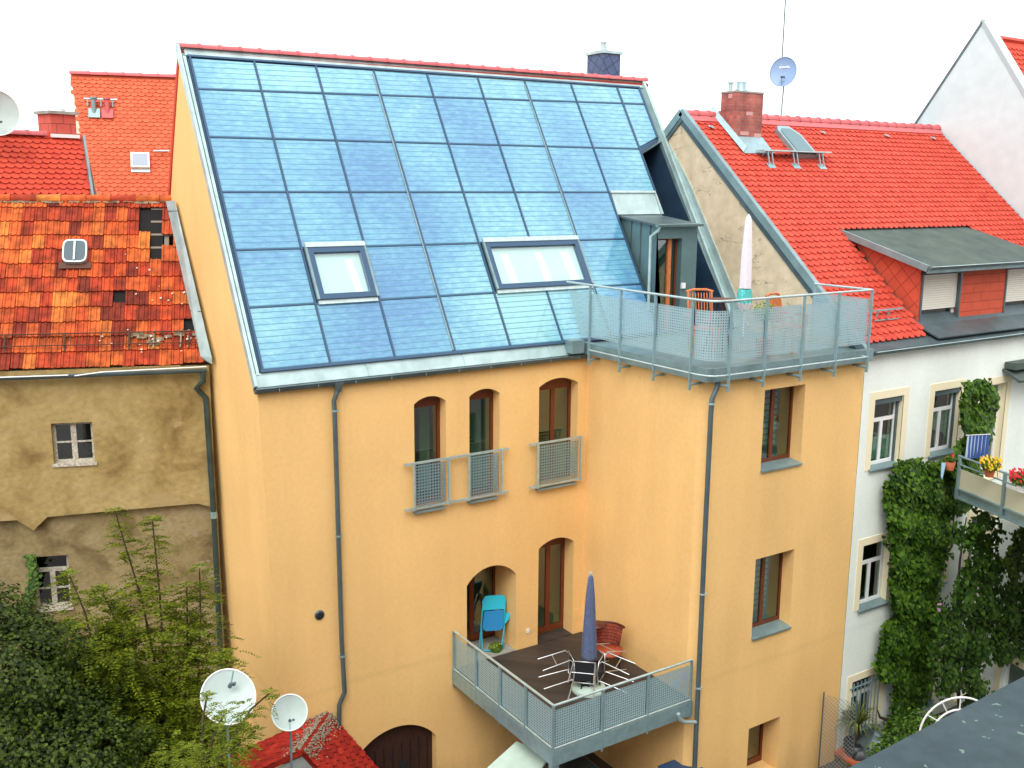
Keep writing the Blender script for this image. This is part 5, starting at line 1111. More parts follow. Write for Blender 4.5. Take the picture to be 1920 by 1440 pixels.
m = MB(); m.lathe(tb, [(.118, zz[0]-.06), (.128, zz[0]+.0), (.116, zz[1]-.04), (.112, zz[1]-.02)], 48, fold=.10, nf=12); m.build('hem', M['teal'], par)
m = MB(); m.lathe(tb, [(.09, zz[0]-.16), (.13, zz[0]-.05)], 48, fold=.12, nf=9); m.build('canopy_edge', M['offwhite'], par)
def garden_chair(name, base, rz, label, grp, mt='orangewood', hb=.98):
    t = thing(name, base, label, 'chair', grp); b = V(base); c, s_ = cos(rz), sin(rz)
    P = lambda x, y, z: b+V((c*x-s_*y, s_*x+c*y, z))
    X, Y, Z = V((c, s_, 0)), V((-s_, c, 0)), V((0, 0, 1))
    for x in (-.22, .22):
        for y in (-.2, .2):
            m = MB(); m.bar(P(x, y, 0), P(x, y*.9, .44 if y < 0 else .44), .04, .04, X); m.build('leg', M[mt], t)
    m = MB()
    for k in range(6): m.obox(P(0, -.2+k*.08, .45), X*.25, Y*.032, Z*.012)
    m.build('seat', M[mt], t)
    m = MB(); lt = Y*.16+Z*(hb-.45); l1 = lt.normalized()
    for x in (-.22, .22): m.bar(P(x, .2, .45), P(x, .36, hb), .035, .03, X)
    for k in range(8): x = -.185+k*.053; m.bar(P(x, .21, .52), P(x, .355, hb-.04), .03, .014, X)
    m.tube([P(-.25, .36, hb-.02), P(-.12, .375, hb+.015), P(.12, .375, hb+.015), P(.25, .36, hb-.02)], .026, 6); m.build('backrest', M[mt], t)
    m = MB()
    for x in (-.27, .27): m.bar(P(x, -.22, .66), P(x, .30, .66), .05, .022); m.bar(P(x, -.2, .44), P(x, -.2, .66), .035, .035, X)
    m.build('armrest', M[mt], t); return t
g_ = 'slatted wooden chairs on the upper terrace'
q = hy(13.25, 1322, 545); garden_chair('garden_chair', (q.x-.1, 13.25-.1, TZ+.02), -.5, 'orange wooden slatted chair beside the dark red table near the terrace door', g_, hb=q.z-TZ-.04)
q = hy(12.75, 1463, 550); garden_chair('garden_chair', (q.x-.05, 12.75-.3, TZ+.02), .25, 'orange wooden slatted chair right of the white covered parasol', g_, hb=q.z-TZ-.04)
q = hy(12.8, 1352, 562); t = thing('garden_table', (q.x, 12.8, TZ+.02), 'dark red table on the upper terrace behind the railing corner', 'table')
m = MB(); m.lathe((q.x, 12.8, q.z-.02), [(.30, 0), (.31, .015), (.30, .03)], 28); m.build('tabletop', M['maroon'], t)
for a in (0, 2.1, 4.2): m = MB(); m.bar((q.x+.05*cos(a), 12.8+.05*sin(a), q.z-.02), (q.x+.28*cos(a), 12.8+.28*sin(a), TZ+.02), .03, .03, (0, 1, 0)); m.build('leg', M['maroon'], t)
def foliage_ball(c, rx, ry, rz_, n, s, mt_name, up=None, kind=0, hollow=.55, rng=random):
    m = MB()
    for i in range(n):
        a = rng.uniform(0, 2*pi); z = rng.uniform(-1, 1); r = sqrt(1-z*z); d = V((r*cos(a), r*sin(a), z)); q = rng.uniform(hollow, 1)
        p = V(c)+V((d.x*rx*q, d.y*ry*q, d.z*rz_*q)); nrm = d+V((rng.uniform(-.6, .6), rng.uniform(-.6, .6), rng.uniform(0, .9))); leaf(m, p, nrm, s*rng.uniform(.7, 1.25), V((rng.uniform(-1, 1), rng.uniform(-1, 1), -.8)), kind)
    return m
q = hy(12.35, 1436, 566); t = thing('pot_plant', (q.x, 12.35, TZ+.02), 'green pot plant between the parasol and the right chair on the upper terrace', 'pot plant')
m = MB(); m.lathe((q.x, 12.35, TZ+.02), [(.12, 0), (.16, .30)], 16); m.build('pot', M['terracotta'], t)
foliage_ball((q.x, 12.35, q.z-.17), .22, .2, .2, 260, .06, '').build('foliage', M['leaf_lime'], t)
m = MB(); m.tube([(q.x, 12.35, TZ+.3), (q.x, 12.35, q.z-.1)], .012, 6); m.build('stem', M['bark'], t)
# ================================================================== THINGS ON THE LOWER BALCONY
pb = hz(BD, 1103, 1293); pb = V((pb.x, pb.y, BD)); t = thing('parasol', pb, 'closed blue parasol in a clear plastic cover standing on the lower balcony', 'parasol', 'closed parasols')
zt = hy(pb.y, 1101, 1072).z; zb = hy(pb.y, 1103, 1252).z; hh = zt-zb
m = MB(); m.tube([pb, (pb.x, pb.y, zt-.05)], .024, 8); m.build('pole', M['galv'], t)
m = MB(); m.lathe(pb, [(.30, 0), (.31, .06), (.26, .09), (.05, .10), (.05, .3)], 24); m.build('base', M['mintsheet'], t)
m = MB(); o_ = zb-pb.z; m.lathe(pb, [(.115, o_+.12*hh), (.118, o_+.2*hh), (.07, o_+.75*hh), (.04, o_+.93*hh), (.01, o_+.97*hh)], 48, fold=.14, nf=8); m.build('canopy', M['umb_blue'], t)
m = MB(); m.lathe(pb, [(.158, o_), (.150, o_+.03*hh), (.125, o_+.35*hh), (.085, o_+.75*hh), (.060, o_+.94*hh), (.04, o_+.985*hh), (.002, o_+hh)], 40, fold=.03, nf=7); m.build('plastic_cover', M['plastic'], t)
tc_ = V((pb.x+.02, pb.y+.10, BD)); t = thing('balcony_table', tc_, 'round dark table around the blue parasol pole on the lower balcony', 'table')
m = MB(); m.lathe(tc_, [(.27, .60), (.28, .62), (.27, .635)], 28); m.build('tabletop', M['blackpl'], t)
for k in range(4):
    a = .6+k*pi/2; m = MB(); m.tube([tc_+V((.08*cos(a), .08*sin(a), .6)), tc_+V((.30*cos(a), .30*sin(a), 0))], .014, 6); m.build('leg', M['blackpl'], t)
def tipped_chair(base, ang, label):
    """tubular chair tipped forward, seat against the table edge, its four legs sticking out"""
    t = thing('tubular_chair', base, label, 'chair', 'tubular chairs tipped against the balcony table'); b = V(base); R = V((cos(ang), sin(ang), 0)); T = V((-sin(ang), cos(ang), 0)); Z = V((0, 0, 1))
    P = lambda r, s_, z: b+R*r+T*s_+Z*z
    for s_ in (-.19, .19):
        m = MB(); m.tube([P(.02, s_, .60), P(.06, s_, .64), P(.56, s_*1.15, .50)], .011, 8); m.build('leg', M['silver'], t)
        m = MB(); m.tube([P(.0, s_, .26), P(.05, s_, .26), P(.54, s_*1.15, .15)], .011, 8); m.build('leg', M['silver'], t)
    m = MB(); m.tube([P(0, -.19, .62), P(-.02, -.20, .40), P(0, -.19, .22), P(.01, .19, .22), P(-.02, .20, .40), P(0, .19, .62)], .011, 8, closed=True); m.tube([P(.30, -.2, .56), P(.30, .2, .56)], .009, 6); m.build('seat_frame', M['silver'], t)
    m = MB(); m.obox(P(-.015, 0, .42), T*.17, Z*.17, R*.006); m.build('seat', M['blackpl'], t)
    m = MB(); m.tube([P(-.02, -.19, .24), P(-.30, -.18, .10), P(-.30, .18, .10), P(-.02, .19, .24)], .010, 8); m.obox(P(-.26, 0, .13), T*.16, R*.07, Z*.006); m.build('backrest', M['blackpl'], t)
for ang, lb in ((2.75, 'tubular chair tipped over with its legs pointing left toward the yellow pillar'), (3.95, 'tubular chair tipped over with its legs pointing to the front left balcony rail'),
                (5.35, 'tubular chair tipped over with its legs pointing at the front right balcony rail'), (.15, 'tubular chair tipped over with its legs pointing right at the wing wall')):
    tipped_chair(tc_+V((cos(ang), sin(ang), 0))*.28, ang, lb)
rc_ = hz(BD, 1138, 1262); rc_ = V((rc_.x+.05, rc_.y+.1, BD)); t = thing('wicker_chair', rc_, 'rust red woven chair with a dark curved back behind the blue parasol', 'chair')
m = MB(); vs = []; fs = []; n1, n2 = 13, 7
for i in range(n1):
    a = radians(-65+i*130/(n1-1))+radians(35)
    for j in range(n2): z = .38+.40*j/(n2-1); r = .27+.07*j/(n2-1); vs.append(rc_+V((sin(a)*r, cos(a)*r, z)))
fs = [(i*n2+j, i*n2+j+1, (i+1)*n2+j+1, (i+1)*n2+j) for i in range(n1-1) for j in range(n2-1)]; m.add(vs, fs, [[(vs[k].x*3, vs[k].z) for k in f] for f in fs])
m.build('woven_back', brick_mat('rust_weave', (.36, .065, .028), (.28, .05, .022), (.10, .02, .015), 1, .10, .06, .008, var=.3), t)
m = MB(); m.lathe(rc_, [(.02, .36), (.30, .38), (.31, .42), (.02, .44)], 24); m.build('seat', M['rust'], t)
m = MB(); pts = [rc_+V((sin(a)*.35, cos(a)*.35, .80)) for a in [radians(35-70+i*140/12) for i in range(13)]]; m.tube(pts, .022, 6); m.lathe(rc_+V((-.12, .16, 0)), [(.0, .86), (.17, .85), (.18, .88), (.0, .90)], 24); m.build('top_rail', M['maroon'], t)
for k in range(4): a = .8+k*pi/2; m = MB(); m.tube([rc_+V((cos(a)*.22, sin(a)*.22, .38)), rc_+V((cos(a)*.26, sin(a)*.26, 0))], .015, 6); m.build('leg', M['blackpl'], t)
# folded turquoise chair leaning in the arch
fb = hz(BD, 921, 1220); fb = V((fb.x, fb.y, BD)); ftop = hy(fb.y+.18, 932, 1120)
t = thing('folding_chair', fb, 'turquoise folding chair leaning folded in the arched recess of the lower balcony', 'chair')
ux = V((.92, -.38, 0)).normalized(); zz_ = (ftop-fb); zz_ = V((ux.y*-.22*1, .22*ux.x, 0))+V((0, 0, ftop.z-fb.z)); Hh = zz_.length; uz = zz_.normalized(); un = ux.cross(uz)
FP = lambda x, z, d=0: fb+ux*(x*1.12+z*.10)+uz*z*1.06+un*d
for x, nm in ((-.20, 'leg'), (.20, 'leg')):
    m = MB(); m.tube([FP(x*1.05, 0), FP(x, Hh*.55), FP(x*.95, Hh*.93)], .014, 8); m.build(nm, M['turq'], t)
m = MB(); m.tube([FP(-.20, Hh*.42, .04), FP(-.17, .06, .07), FP(-.12, .02, .07), FP(.12, .02, .07), FP(.17, .06, .07), FP(.20, Hh*.42, .04)], .013, 8); m.build('rear_leg_frame', M['turq'], t)
m = MB(); m.prism([FP(x, z*Hh, .01) for x, z in ((-.19, .74), (.19, .74), (.21, .90), (.17, .985), (.10, 1.0), (-.10, 1.0), (-.17, .985), (-.21, .90))], un*-.03); m.build('backrest', M['turq'], t)
m = MB(); m.prism([FP(x, z*Hh, .03) for x, z in ((-.17, .73), (.17, .73), (.185, .42), (.12, .37), (-.12, .37), (-.185, .42))], un*.03); m.build('seat', M['turq_dk'], t)
m = MB(); m.prism([FP(x, z*Hh, .00) for x, z in ((.22, .66), (.30, .68), (.28, .56), (.20, .46))], un*.03); m.build('hinge_plate', M['turq'], t)
q = hz(BD, 930, 1222); t = thing('green_basket', (q.x, q.y, BD), 'small lime green plant tub at the foot of the turquoise chair', 'plant tub')
m = MB(); m.lathe((q.x, q.y, BD), [(.09, 0), (.11, .12), (.10, .12)], 16); m.build('tub', M['leaf_vine'], t)
foliage_ball((q.x, q.y, BD+.13), .15, .13, .06, 160, .045, '').build('foliage', M['leaf_lime'], t)
# lean-to sheet and bins below the balcony
q0, q1, q2, q3 = hz(.75*1+.9, 970, 1390), hz(1.65, 1030, 1418), hz(1.45, 985, 1475), hz(1.45, 915, 1440)
z_ = 1.9; q0, q1, q2, q3 = hz(z_, 968, 1390), hz(z_, 1032, 1414), hz(z_-.25, 990, 1480), hz(z_-.25, 905, 1447)
t = thing('bin_shelter', ((q0.x+q2.x)/2, (q0.y+q2.y)/2, 0), 'pale mint sheet roof of a small shelter under the lower balcony', 'shelter')
m = MB(); m.slab(q3, q2, q1, q0, .04); m.build('roof_sheet', M['mintsheet'], t)
m = MB()
for q in (q0, q1, q2, q3): m.bar((q.x, q.y, 0), (q.x, q.y, q.z-.04), .06, .06, (0, 1, 0))
m.build('frame', M['blackpl'], t)
m = MB(); a, b_, c = V((q3.x, q3.y, 0)), V((q2.x, q2.y, 0)), V((q1.x, q1.y, 0)); m.add([a, b_, V((b_.x, b_.y, z_-.35)), V((a.x, a.y, z_-.35)), c, V((c.x, c.y, z_-.1))], [(0, 1, 2, 3), (1, 4, 5, 2)]); m.build('side_panel', M['zinc_dk'], t)
def wheelie(p, label, grp, mt, s=1.0):
    t = thing('waste_bin', p, label, 'bin', grp); p = V(p); m = MB()
    m.add([p+V((x*s*(.24 if z == 0 else .30), y*s*(.24 if z == 0 else .32), z*s)) for z in (0, 1.0) for x, y in ((-1, -1), (1, -1), (1, 1), (-1, 1))], [(0, 1, 2, 3), (0, 1, 5, 4), (1, 2, 6, 5), (2, 3, 7, 6), (3, 0, 4, 7)]); m.build('body', M['blackpl'], t)
    m = MB(); m.add([p+V((x*s*r*.33, y*s*r*.36, (1.0+h)*s)) for r, h in ((1, 0), (1, .03), (.75, .09)) for x, y in ((-1, -1), (1, -1), (1, 1), (-1, 1))], [(0+4*k+i, 4*k+(i+1) % 4, 4*(k+1)+(i+1) % 4, 4*(k+1)+i) for k in (0, 1) for i in range(4)]+[(8, 9, 10, 11), (3, 2, 1, 0)]); m.build('lid', M[mt], t)
    for x in (-.22, .22): m = MB(); m.lathe(p+V((x*s, .25*s, .10*s)), [(.09*s, -.02), (.09*s, .02)], 14, axis=(1, 0, 0)); m.build('wheel', M['blackpl'], t)
q = hz(1.1, 1285, 1437); wheelie((q.x, q.y, 0), 'waste bin with a dark blue lid at the foot of the wing downpipe', 'bins in the courtyard', 'blue')
q = hz(1.1, 1095, 1442); wheelie((q.x, q.y+.2, 0), 'waste bin with a grey lid in the shade under the lower balcony', 'bins in the courtyard', 'zinc_dk')

# ================================================================== SIDE BALCONY OF THE WHITE HOUSE
sb0 = hz(H-5.86, 1792, 932); sbd = (hz(H-5.86, 1920, 987)-sb0); sbd.z = 0; sbd.normalize(); sbn = V((-sbd.y, sbd.x, 0)); sbn = sbn if sbn.x > 0 else -sbn
st = -(11.72-sb0.y)/abs(sbd.y)*1.0; sb = V((sb0.x, sb0.y, 0))
t = thing('side_balcony', (sb.x, sb.y, H-5.86), 'balcony with pale beige panels and flower pots at the right edge of the photo', 'balcony')
SP = lambda u, z, d=0: sb+sbd*u+sbn*d+V((0, 0, z))
zt_ = hp(sb, sbn, 1806, 882).z; zb_ = H-5.86; L3 = 3.2
m = MB(); m.slab(SP(.03, zb_+.2), SP(L3, zb_+.2), SP(L3, zt_), SP(.03, zt_), .02); m.build('side_panel', mat('beige_balcony_panel', (.50, .50, .37), .7), t)
m = MB(); m.bar(SP(0, zb_+.01), SP(L3, zb_+.01), .08, .03); m.bar(SP(0, zb_+.19), SP(L3, zb_+.19), .08, .03); m.slab(SP(.0, zb_+.02, .02), SP(L3, zb_+.02, .02), SP(L3, zb_+.18, .02), SP(0, zb_+.18, .02), .01); m.bar(SP(.02, zb_, 0), SP(.02, zb_+.2, 0), .05, .08, sbd); m.build('edge_channel', M['zinc'], t)
m = MB(); m.slab(SP(.02, zb_+.15, .04), SP(L3, zb_+.15, .04), SP(L3, zb_+.15, 3), SP(.02, zb_+.15, 3), .14); m.build('floor_slab', M['concrete'], t)
up_ = hp(sb, sbn, 1884, 925); u_p = (up_-sb).dot(sbd)
for u in (.05, u_p, u_p+.95): m = MB(); m.bar(SP(u, zb_-.02, -.03), SP(u, zt_+.28, -.03), .045, .045, sbd); m.build('post', M['zinc'], t)
m = MB(); m.tube([SP(.0, zt_+.26, -.03), SP(L3, zt_+.26, -.03)], .022, 8); m.tube([SP(.0, zt_+.10, -.03), SP(L3, zt_+.10, -.03)], .016, 8); m.build('handrail', M['zinc'], t)
# extension under the balcony with two windows
ex = thing('rear_extension', SP(1, 0, .5), 'white extension below the side balcony, mostly hidden by climbing plants', 'building')
EP = lambda u, z: SP(u, z, 2.15)
pe = [hp(SP(0, 0, 2.15), sbn, *q) for q in ((1908, 1050), (1880, 1232))]
ew = [((p_-SP(0, 0, 2.15)).dot(sbd), p_.z) for p_ in pe]; ewr = [rect2(ew[0][0], ew[0][0]+.9, ew[0][1]-1.1, ew[0][1]), rect2(ew[1][0], ew[1][0]+.95, ew[1][1]-1.2, ew[1][1])]
m = MB(); opening_wall(m, [(-1.2, 0), (L3+3, 0), (L3+3, zb_), (-1.2, zb_)], ewr, EP, sbn*.15); m.build('wall', M['white_wall'], ex)
for h in ewr:
    (a, c), (b_, _), (_, e), _ = h; m = MB(); sur_ = [SP(u, z, 2.14) for u, z in rect2(a-.16, b_+.16, c-.1, e+.14)]; m.prism(sur_, sbn*.008, [[SP(u, z, 2.14) for u, z in rect2(a, b_, c, e)]]); m.build('window_surround', M['cream'], ex)
    m = MB(); m.prism([SP(u, z, 2.28) for u, z in h], sbn*.04, [[SP(u, z, 2.28) for u, z in rect2(a+.07, b_-.07, c+.08, e-.07)]]); o = m.build('window', M['white'], ex)
    m = MB(); m.slab(*[SP(u, z, 2.30) for u, z in h], .01); m.build('pane', M['glass'], o); m = MB(); m.slab(*[SP(u, z, 2.6) for u, z in rect2(a-.3, b_+.3, c-.3, e+.3)], .01); m.build('room_lining', M['room_dk'], o)
# towel, pots and flowers on that balcony
tw = hp(SP(0, 0, .55), sbn, 1832, 838); bt_ = thing('striped_towel', tw, 'blue and white striped towel hung up beside the glazed door of the side balcony', 'towel')
m = MB(); vs = []; n1 = 28
for i in range(n1+1):
    u = -.24+.48*i/n1; d = .045*sin(i*1.3+.4*sin(i))
    for z in (.24, 0, -.22): vs.append(tw+V((.93, -.36, 0))*u+V((.36, .93, 0))*d*(1.2 if z < 0 else .6)+V((0, 0, z)))
fs = [(i*3+j, i*3+j+1, (i+1)*3+j+1, (i+1)*3+j) for i in range(n1) for j in (0, 1)]; m.add(vs, fs, [[((k//3)*.6/n1, k % 3*.2) for k in f] for f in fs], True); m.build('cloth', M['towel'], bt_)
m = MB(); m.tube([tw+V((-.25, .10, .245)), tw+V((.25, -.10, .245))], .008, 6); m.build('drying_rail', M['white'], bt_)
def flowers(p, label, cat, petal, rad, n, drop=.0, pot='terracotta'):
    t = thing('flower_pot', p, label, cat, 'flower pots on the side balcony'); p = V(p); m = MB(); m.lathe(p, [(.07, -.16), (.10, 0), (.09, 0)], 16); m.build('pot', M[pot], t)
    foliage_ball(p+V((0, 0, .08-drop)), rad, rad*.8, rad*.55, 420, .05, '').build('foliage', M['leaf_vine'], t); m = MB()
    for i in range(n):
        a = random.uniform(0, 2*pi); r = rad*sqrt(random.random())*1.1; c = p+V((cos(a)*r, sin(a)*r*.8, .08-drop+rad*.55*random.uniform(-.6, 1.1)))
        for k in range(6):
            b = 2*pi*k/6; d = V((cos(b), sin(b)*.5, sin(b)*.8)); s_ = d.cross(CAM-c).normalized()*.012; m.add([c, c+d*.022+s_, c+d*.035, c+d*.022-s_], [(0, 1, 2, 3)])
    m.build('blossoms', M[petal], t); return t
q = hp(SP(0, 0, -.10), sbn, 1856, 880); flowers(q+V((0, 0, .02)), 'terracotta pot of yellow flowers on the beige balcony railing', 'flower pot', 'yel', .20, 95)
q = hp(SP(0, 0, -.12), sbn, 1916, 905); flowers(q, 'pot of red geraniums hanging on the balcony railing at the right edge', 'flower pot', 'redp', .22, 120, pot='white')
q = hp(SP(0, 0, .0), sbn, 1793, 863); flowers(q+V((-.03, .1, -.05)), 'small terracotta pot standing amid the vine beside the second window', 'flower pot', 'redp', .10, 6)
# washing
def rag(p, pts, mt, label):
    t = thing('cloth', p, label, 'laundry', 'washing hung in the vine'); m = MB(); R3 = V((.84, -.54, 0)); m.prism([V(p)+R3*x+V((0, 0, z)) for x, z in pts], V((.54, .84, 0))*.02); m.build('fabric', M[mt], t); return t
q = hy(11.1, 1767, 875); rag(q, [(-.02, .08), (.06, .07), (.05, -.05), (.02, -.26), (-.01, -.2)], 'bluecl', 'pale blue cloth dangling over the top of the vine column')
q = hy(11.1, 1780, 866); rag(q, [(-.05, -.03), (.10, .05), (.12, .0), (.0, -.06)], 'white', 'white cloth draped in the vine next to the pale blue cloth')
q = hy(10.9, 1760, 1142); rag(q, [(-.03, .10), (.05, .12), (.04, -.10), (.0, -.14)], 'pink', 'pink cloth dangling in the shaded vine below the middle windows')

# ================================================================== CLIMBING PLANTS
def vine(name, label, polys, Y, dens, size, mt, thick, grp, stems, kind=1, seed=1, zmax=None):
    rng = random.Random(seed); m = MB(); base = V(stems[0][0])
    t = thing(name, (base.x, base.y, 0), label, 'climbing plant', grp)
    for poly in polys:
        pts = [(p.x, p.z) for p in (hy(Y, *q) for q in poly)]; x0, x1 = min(p[0] for p in pts), max(p[0] for p in pts); z0, z1 = min(p[1] for p in pts), max(p[1] for p in pts)
        n = int((x1-x0)*(z1-z0)*dens)
        for i in range(n):
            x, z = rng.uniform(x0, x1), rng.uniform(z0, z1); jx, jz = rng.gauss(0, .05), rng.gauss(0, .05)
            if not polyline_in(pts, x+jx, z+jz): continue
            bulge = .5+.5*sin(x*5.1+z*3.3+seed)*cos(z*4.2-x*2.0)
            d = rng.uniform(.25, 1)**.6*thick*(.45+.55*bulge)
            nrm = V((rng.uniform(-.6, .5), -1, rng.uniform(.0, 1.0))); leaf(m, (x, Y-.02-d, z), nrm, size*rng.uniform(.65, 1.3), V((rng.uniform(-.5, .5), -.25, -1)), kind)
    m.build('foliage', M[mt], t)
    s_ = MB()
    for st_ in stems: s_.tube(st_, [.045-.035*i/(len(st_)-1) for i in range(len(st_))], 6)
    s_.build('stem', M['bark'], t); return t
V1 = [[(1740, 862), (1770, 850), (1800, 852), (1812, 900), (1790, 950), (1760, 960)], [(1672, 858), (1700, 852), (1712, 866), (1745, 858), (1765, 868), (1785, 905), (1766, 948), (1756, 980), (1752, 1040), (1735, 1070), (1737, 1110), (1745, 1160), (1722, 1200), (1668, 1165), (1655, 1120), (1650, 1060), (1648, 960), (1645, 905)],
      [(1640, 1162), (1672, 1150), (1712, 1175), (1725, 1200), (1718, 1270), (1700, 1320), (1690, 1345), (1665, 1365), (1642, 1350), (1655, 1320), (1662, 1275), (1622, 1252), (1628, 1215)]]
a = hy(Y1, 1661, 1380); st1 = [[V((a.x, Y1-.2, 0)), V((a.x+.02, Y1-.15, 1.2)), hy(Y1-.1, 1668, 1250), hy(Y1-.1, 1690, 1050), hy(Y1-.1, 1700, 900)], [hy(Y1-.15, 1664, 1350), hy(Y1-.3, 1650, 1345), hy(Y1-.3, 1645, 1330)]]
vine('climbing_vine', 'dense bright green vine column climbing between the first two window rows of the white house', V1, Y1, 1500, .085, 'leaf_vine', .42, 'climbing plants on the white house', st1, seed=2)
V2 = [[(1793, 712), (1812, 708), (1835, 716), (1850, 735), (1852, 760), (1843, 800), (1832, 822), (1815, 830), (1795, 818), (1785, 770), (1788, 740)], [(1792, 815), (1820, 815), (1818, 850), (1790, 868), (1772, 850)], [(1770, 868), (1815, 862), (1812, 905), (1795, 925), (1782, 905)]]
vine('climbing_vine', 'leafy vine clump between the second and third top windows of the white house', V2, Y1-.35, 1400, .09, 'leaf_vine', .35, 'climbing plants on the white house', [[hy(Y1-.3, 1792, 905), hy(Y1-.4, 1805, 850), hy(Y1-.4, 1815, 780), hy(Y1-.4, 1800, 725)]], seed=3)
V3 = [[(1750, 975), (1790, 965), (1800, 940), (1826, 960), (1830, 1000), (1812, 1020), (1760, 1010)], [(1800, 1005), (1828, 1000), (1832, 1040), (1830, 1080), (1790, 1085), (1778, 1060), (1790, 1030)],
      [(1775, 1070), (1835, 1075), (1850, 1085), (1878, 1080), (1890, 1100), (1920, 1140), (1925, 1240), (1870, 1215), (1812, 1230), (1812, 1290), (1800, 1320), (1765, 1260), (1722, 1290), (1712, 1200), (1740, 1120)]]
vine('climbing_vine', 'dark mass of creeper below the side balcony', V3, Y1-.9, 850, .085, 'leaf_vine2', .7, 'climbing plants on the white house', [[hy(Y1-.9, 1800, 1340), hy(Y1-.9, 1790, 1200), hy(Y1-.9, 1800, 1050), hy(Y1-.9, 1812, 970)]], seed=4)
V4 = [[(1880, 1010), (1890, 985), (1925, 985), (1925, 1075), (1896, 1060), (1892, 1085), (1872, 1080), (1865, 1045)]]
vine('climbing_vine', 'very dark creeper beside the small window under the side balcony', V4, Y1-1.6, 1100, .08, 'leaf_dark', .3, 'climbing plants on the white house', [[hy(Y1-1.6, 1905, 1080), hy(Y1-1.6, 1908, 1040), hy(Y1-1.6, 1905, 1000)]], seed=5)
V5 = [[(46, 1040), (62, 1045), (66, 1100), (75, 1150), (62, 1190), (40, 1180), (52, 1110)]]
def oldvine():
    rng = random.Random(8); b = hp(OW-om*.1, om, 60, 1180); t = thing('climbing_vine', (b.x, b.y, 0), 'thin ivy strand left of the lower window of the brown old house', 'climbing plant'); m = MB()
    for i in range(900):
        k = rng.random(); px_ = 56+8*sin(k*7)+rng.gauss(0, 4.5); py_ = 1040+k*170; p = hp(OW-om*(.05+.2*rng.random()), om, px_, py_); leaf(m, p, -om+V((0, 0, .5)), .06*rng.uniform(.7, 1.2), V((rng.uniform(-.5, .5), 0, -1)), 1)
    m.build('foliage', M['leaf_vine'], t); m = MB(); m.tube([V((b.x, b.y, 0)), b, hp(OW-om*.06, om, 54, 1050)], [.03, .02, .008], 6); m.build('stem', M['bark'], t)
oldvine()

# ================================================================== SHRUBS at the lower left
def pinnate(m, p, d, L_, npair, lw, rng):
    d = V(d).normalized(); s_ = d.cross(V((0, 0, 1))); s_ = s_.normalized() if s_.length > .1 else V((1, 0, 0)); n = s_.cross(d)
    for i in range(npair):
        k = (i+1)/(npair+.5); c = V(p)+d*L_*k-V((0, 0, 1))*L_*k*k*.45; ll = lw*(1-.35*abs(k-.45)*2)*rng.uniform(.85, 1.15)
        for sg in (-1, 1):
            e = (s_*sg+d*.45+n*rng.uniform(-.25, .15)).normalized(); q = e.cross(n).normalized()*ll*.27; m.add([c, c+e*ll*.45+q, c+e*ll, c+e*ll*.45-q], [(0, 1, 2, 3)])
    c = V(p)+d*L_-V((0, 0, 1))*L_*.45; m.add([c-d*lw*.2, c+s_*lw*.2+d*lw*.3, c+d*lw*.9, c-s_*lw*.2+d*lw*.3], [(0, 1, 2, 3)])
def robinia(label, D, stems, seed, nleaf, clumps, L0=.30, lw=.062, mt='leaf_rob', grp='shrubs by the old house'):
    rng = random.Random(seed); b = ht(D, *stems[0][0]); t = thing('pinnate_shrub', (b.x, b.y, 0), label, 'shrub', grp); m = MB(); s_ = MB()
    for st_ in stems:
        pts = [ht(D+rng.uniform(-.3, .3), *q) for q in st_]; ground_ = V((pts[0].x, pts[0].y, 0)) if pts[0].z > .1 else pts[0]
        s_.tube([ground_]+pts, [.022]+[.020-.014*i/len(pts) for i in range(len(pts))], 6)
        tot = len(pts)-1
        for i in range(nleaf):
            k = rng.random()**.8*tot; j = min(int(k), tot-1); p = pts[j].lerp(pts[j+1], k-j); a = rng.uniform(0, 2*pi); f = 1-.5*(k/tot)
            pinnate(m, p, V((cos(a), sin(a), rng.uniform(-.1, .55))), L0*rng.uniform(.7, 1.25)*(.7+.5*f), rng.choice((6, 7, 8)), lw*rng.uniform(.8, 1.1), rng)
        for i in range(6): a = i*1.05; pinnate(m, pts[-1], V((cos(a), sin(a), .5)), L0*.6, 6, lw*.8, rng)
    for (cx_, cy_, r_, n_) in clumps:
        c = ht(D+rng.uniform(-.6, .4), cx_, cy_)
        for i in range(n_):
            a = rng.uniform(0, 2*pi); z = rng.uniform(-1, 1); q = rng.random()**.45; rr_ = sqrt(1-z*z); p = c+V((rr_*cos(a), rr_*sin(a), z*.9))*q*r_
            pinnate(m, p, V((cos(a)+rng.uniform(-.5, .5), sin(a)+rng.uniform(-.5, .5), rng.uniform(-.25, .5))), L0*rng.uniform(.7, 1.1), 7, lw*rng.uniform(.8, 1.1), rng)
    m.build('foliage', M[mt], t); s_.build('stem', M['bark'], t); return t
D1 = 15.2
robinia('tall light green feathery shrub with thin stems in front of the old brown wall', D1,
        [[(300, 1420), (290, 1240), (265, 1120), (240, 1040), (216, 960)], [(320, 1430), (308, 1260), (300, 1120), (292, 1040), (286, 975)], [(370, 1400), (372, 1250), (376, 1160), (374, 1065)], [(345, 1400), (352, 1190), (350, 1100)],
         [(200, 1400), (185, 1260), (160, 1150), (130, 1078)], [(270, 1400), (240, 1230), (220, 1170), (190, 1105)], [(240, 1400), (215, 1250), (200, 1180)]], 11, 105,
        [(230, 1190, .75, 170), (300, 1230, .7, 150), (170, 1170, .5, 80), (250, 1290, .9, 300), (350, 1330, .75, 230), (150, 1240, .5, 100), (390, 1240, .4, 60), (200, 1370, .9, 300), (330, 1420, .9, 300), (290, 1120, .35, 30), (360, 1160, .3, 25)], lw=.07)
